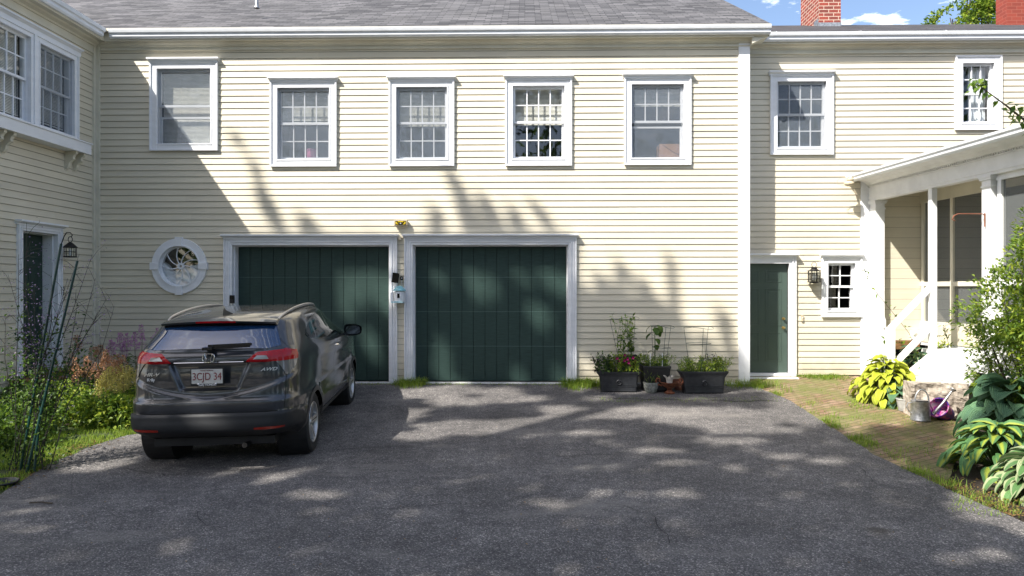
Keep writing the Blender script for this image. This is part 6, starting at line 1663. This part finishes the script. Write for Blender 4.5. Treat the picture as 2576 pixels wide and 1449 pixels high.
def shaded(L_, onwall, u, v):
    if onwall:
        if u > 1880 or v < 180 or u < 430: return False
        for a, b, w_ in LITW:
            if cap_d(u, v, a, b) < w_+10: return False
        if 560 < u < 1452 and v > 600: return True
        for a, b, w_ in STREAK:
            if cap_d(u, v, a, b) < w_+1: return True
        if u < 560: return v > 640 and noise.noise((u*.01, v*.01, 3)) > .1
        if u > 1452 and v > 905: return noise.noise((u*.02, v*.02, 3)) > .15
        return False
    for a, b, c_, d_ in LITG:
        if ((u-a)/(c_+12))**2+((v-b)/(d_*1.25+2))**2 < 1: return False
    if u < 400 and v < 1090 and noise.noise((u*.02, v*.03, 8)) > -.4: return False
    if u > 1930 and v < 1072+40*noise.noise((u*.01, 0, 0)) : return False
    if u > 2380 and v < 1320: return noise.noise((u*.012, v*.012, 9)) > .22
    if v < 1010: return noise.noise((L_.x*1.3, L_.y*2.5, 1)) > -.12
    return noise.noise((L_.x*1.1, L_.y*1.6, 4)) > -.62
CR = [[(-9.5, .5, 20, 5.2), (-6, -1.5, 17.5, 4.2), (-12, -2, 16, 4.5)], [(-15.5, .5, 19, 5.0), (-17, -4, 15, 4.6), (-13, -5, 13, 4.2)], [(-7.5, -5, 13.5, 4.6), (-3, -3.5, 14.5, 4.2), (-1, -7, 12.5, 4.2), (-5, -8, 12, 4)]]
LB = ['tall shade tree standing left of the driveway behind the viewer', 'far shade tree at the left behind the viewer', 'wide shade tree directly behind the viewer']
mbs = [MB() for _ in CR]
cnt = 0
for k in range(330000):
    if cnt > 31000: break
    if rnd.random() < .52: Lp = Vector((rnd.uniform(-7.5, 4.6), D, rnd.uniform(.24, 4.5))); ow = True
    else: x, y = rnd.uniform(-9, 9), rnd.uniform(-3, D); Lp = Vector((x, y, zg(x, y))); ow = False
    u, v = proj(Lp) if Lp.y > .5 else (1288, 3000)
    if not shaded(Lp, ow, u, v): continue
    s_ = rnd.uniform(6, 16.5); p = Lp-SD*s_
    if p.y > 2.2 and p.z < 99: continue
    for i, cr in enumerate(CR):
        if any((p-Vector(c_[:3])).length < c_[3] for c_ in cr):
            L_ = rnd.uniform(.13, .22) if ow else rnd.uniform(.24, .38); d = rv().normalized(); n_ = (-SD).normalized()+rv(.5)
            kite(mbs[i], p-d*L_/2, d, L_, L_*.75, rnd.randrange(2), n_); cnt += 1; break
for i, cr in enumerate(CR):
    t = thing('shade_tree', LB[i], 'tree', (0, 0, 0), group='shade trees outside the picture'); mbs[i].build('crown', [M['leaf'], M['leafdk']], t, fix=False)
    c0 = cr[0]; g = MB(); bx_, by_ = c0[0]-1, c0[1]-2; g.tube([(bx_, by_, -.3), (bx_+.2, by_, 5), (bx_+.4, by_+.5, 10), tuple(c0[:3])], [.4, .33, .25, .08], 10); g.build('trunk', M['bark'], t, smooth=True)

# ---- woods behind the viewer: they are what the glass and the car paint reflect
for i, (x, y, h, lb) in enumerate(((-16, -17, 9, 'leftmost tree of the wood behind the viewer'), (-8, -20, 11, 'second tree of the wood behind the viewer'), (0, -18, 10, 'middle tree of the wood behind the viewer'), (8, -20, 11, 'fourth tree of the wood behind the viewer'), (15, -15, 10, 'tree at the right end of the wood behind the viewer'), (17, -4, 9, 'tree standing far to the right of the driveway'), (-22, -9, 9, 'tree standing far to the left of the driveway'))):
    tree('woodland_tree', lb, (x, y, 0), h, [(0, 0, h*.75, 4.2), (-2, 1, h*.45, 3.6), (2.2, 0, h*.4, 3.8), (0, 0, h*.2, 3)], 2600, .75, [M['leaf'], M['leafdk']], grp='wood behind the viewer')
# ================================================================ CAMERA, LIGHT, WORLD
sc = bpy.context.scene
cam = bpy.data.cameras.new('camera'); co_ = bpy.data.objects.new('camera', cam); C.objects.link(co_)
cam.lens = 24; cam.sensor_width = 36; cam.clip_end = 2000; cam.clip_start = .05
co_.location = (0, 0, HC); co_.rotation_euler = (PI/2, 0, YAW); sc.camera = co_
SUN = Vector((1.06, 1, -1.55)).normalized()
sl = bpy.data.lights.new('sun', 'SUN'); sl.energy = 4.9; sl.angle = math.radians(.53); sl.color = (1, .955, .88)
so = bpy.data.objects.new('sun', sl); C.objects.link(so); so.rotation_euler = (-SUN).to_track_quat('Z', 'Y').to_euler()
w = bpy.data.worlds.new('World'); sc.world = w; w.use_nodes = True; n = w.node_tree.nodes; l = w.node_tree.links
bg = n['Background']; sky = n.new('ShaderNodeTexSky'); sky.sky_type = 'NISHITA'; sky.sun_disc = False
el = math.asin(-SUN.z); az = math.atan2(-SUN.x, -SUN.y)
sky.sun_elevation = el; sky.sun_rotation = az % (2*PI); sky.air_density = .85; sky.dust_density = 2.0; sky.ozone_density = .8
tc = n.new('ShaderNodeTexCoord'); mp = n.new('ShaderNodeMapping'); mp.inputs['Scale'].default_value = (3.2, 3.2, 9.5); mp.inputs['Location'].default_value = (.35, 0.1, .0)
nz = n.new('ShaderNodeTexNoise'); nz.inputs['Scale'].default_value = 5.5; nz.inputs['Detail'].default_value = 7; nz.inputs['Roughness'].default_value = .55
rp = n.new('ShaderNodeValToRGB'); rp.color_ramp.elements[0].position = .56; rp.color_ramp.elements[0].color = (0, 0, 0, 1); rp.color_ramp.elements[1].position = .70; rp.color_ramp.elements[1].color = (.9, .9, .9, 1)
l.new(tc.outputs['Generated'], mp.inputs[0]); l.new(mp.outputs[0], nz.inputs[0]); l.new(nz.outputs[0], rp.inputs[0])
mx = n.new('ShaderNodeMix'); mx.data_type = 'RGBA'; l.new(rp.outputs[0], mx.inputs[0]); l.new(sky.outputs[0], mx.inputs[6]); mx.inputs[7].default_value = (9.5, 9.6, 9.8, 1)
l.new(mx.outputs[2], bg.inputs[0]); bg.inputs[1].default_value = .14
sc.view_settings.view_transform = 'Standard'; sc.view_settings.look = 'None'; sc.view_settings.exposure = .92; sc.view_settings.gamma = 1; sc.view_settings.use_curve_mapping = False
sc.render.engine = 'CYCLES'; sc.cycles.max_bounces = 8; sc.cycles.transparent_max_bounces = 16; sc.cycles.diffuse_bounces = 4
sc.render.resolution_x = 1024; sc.render.resolution_y = 576
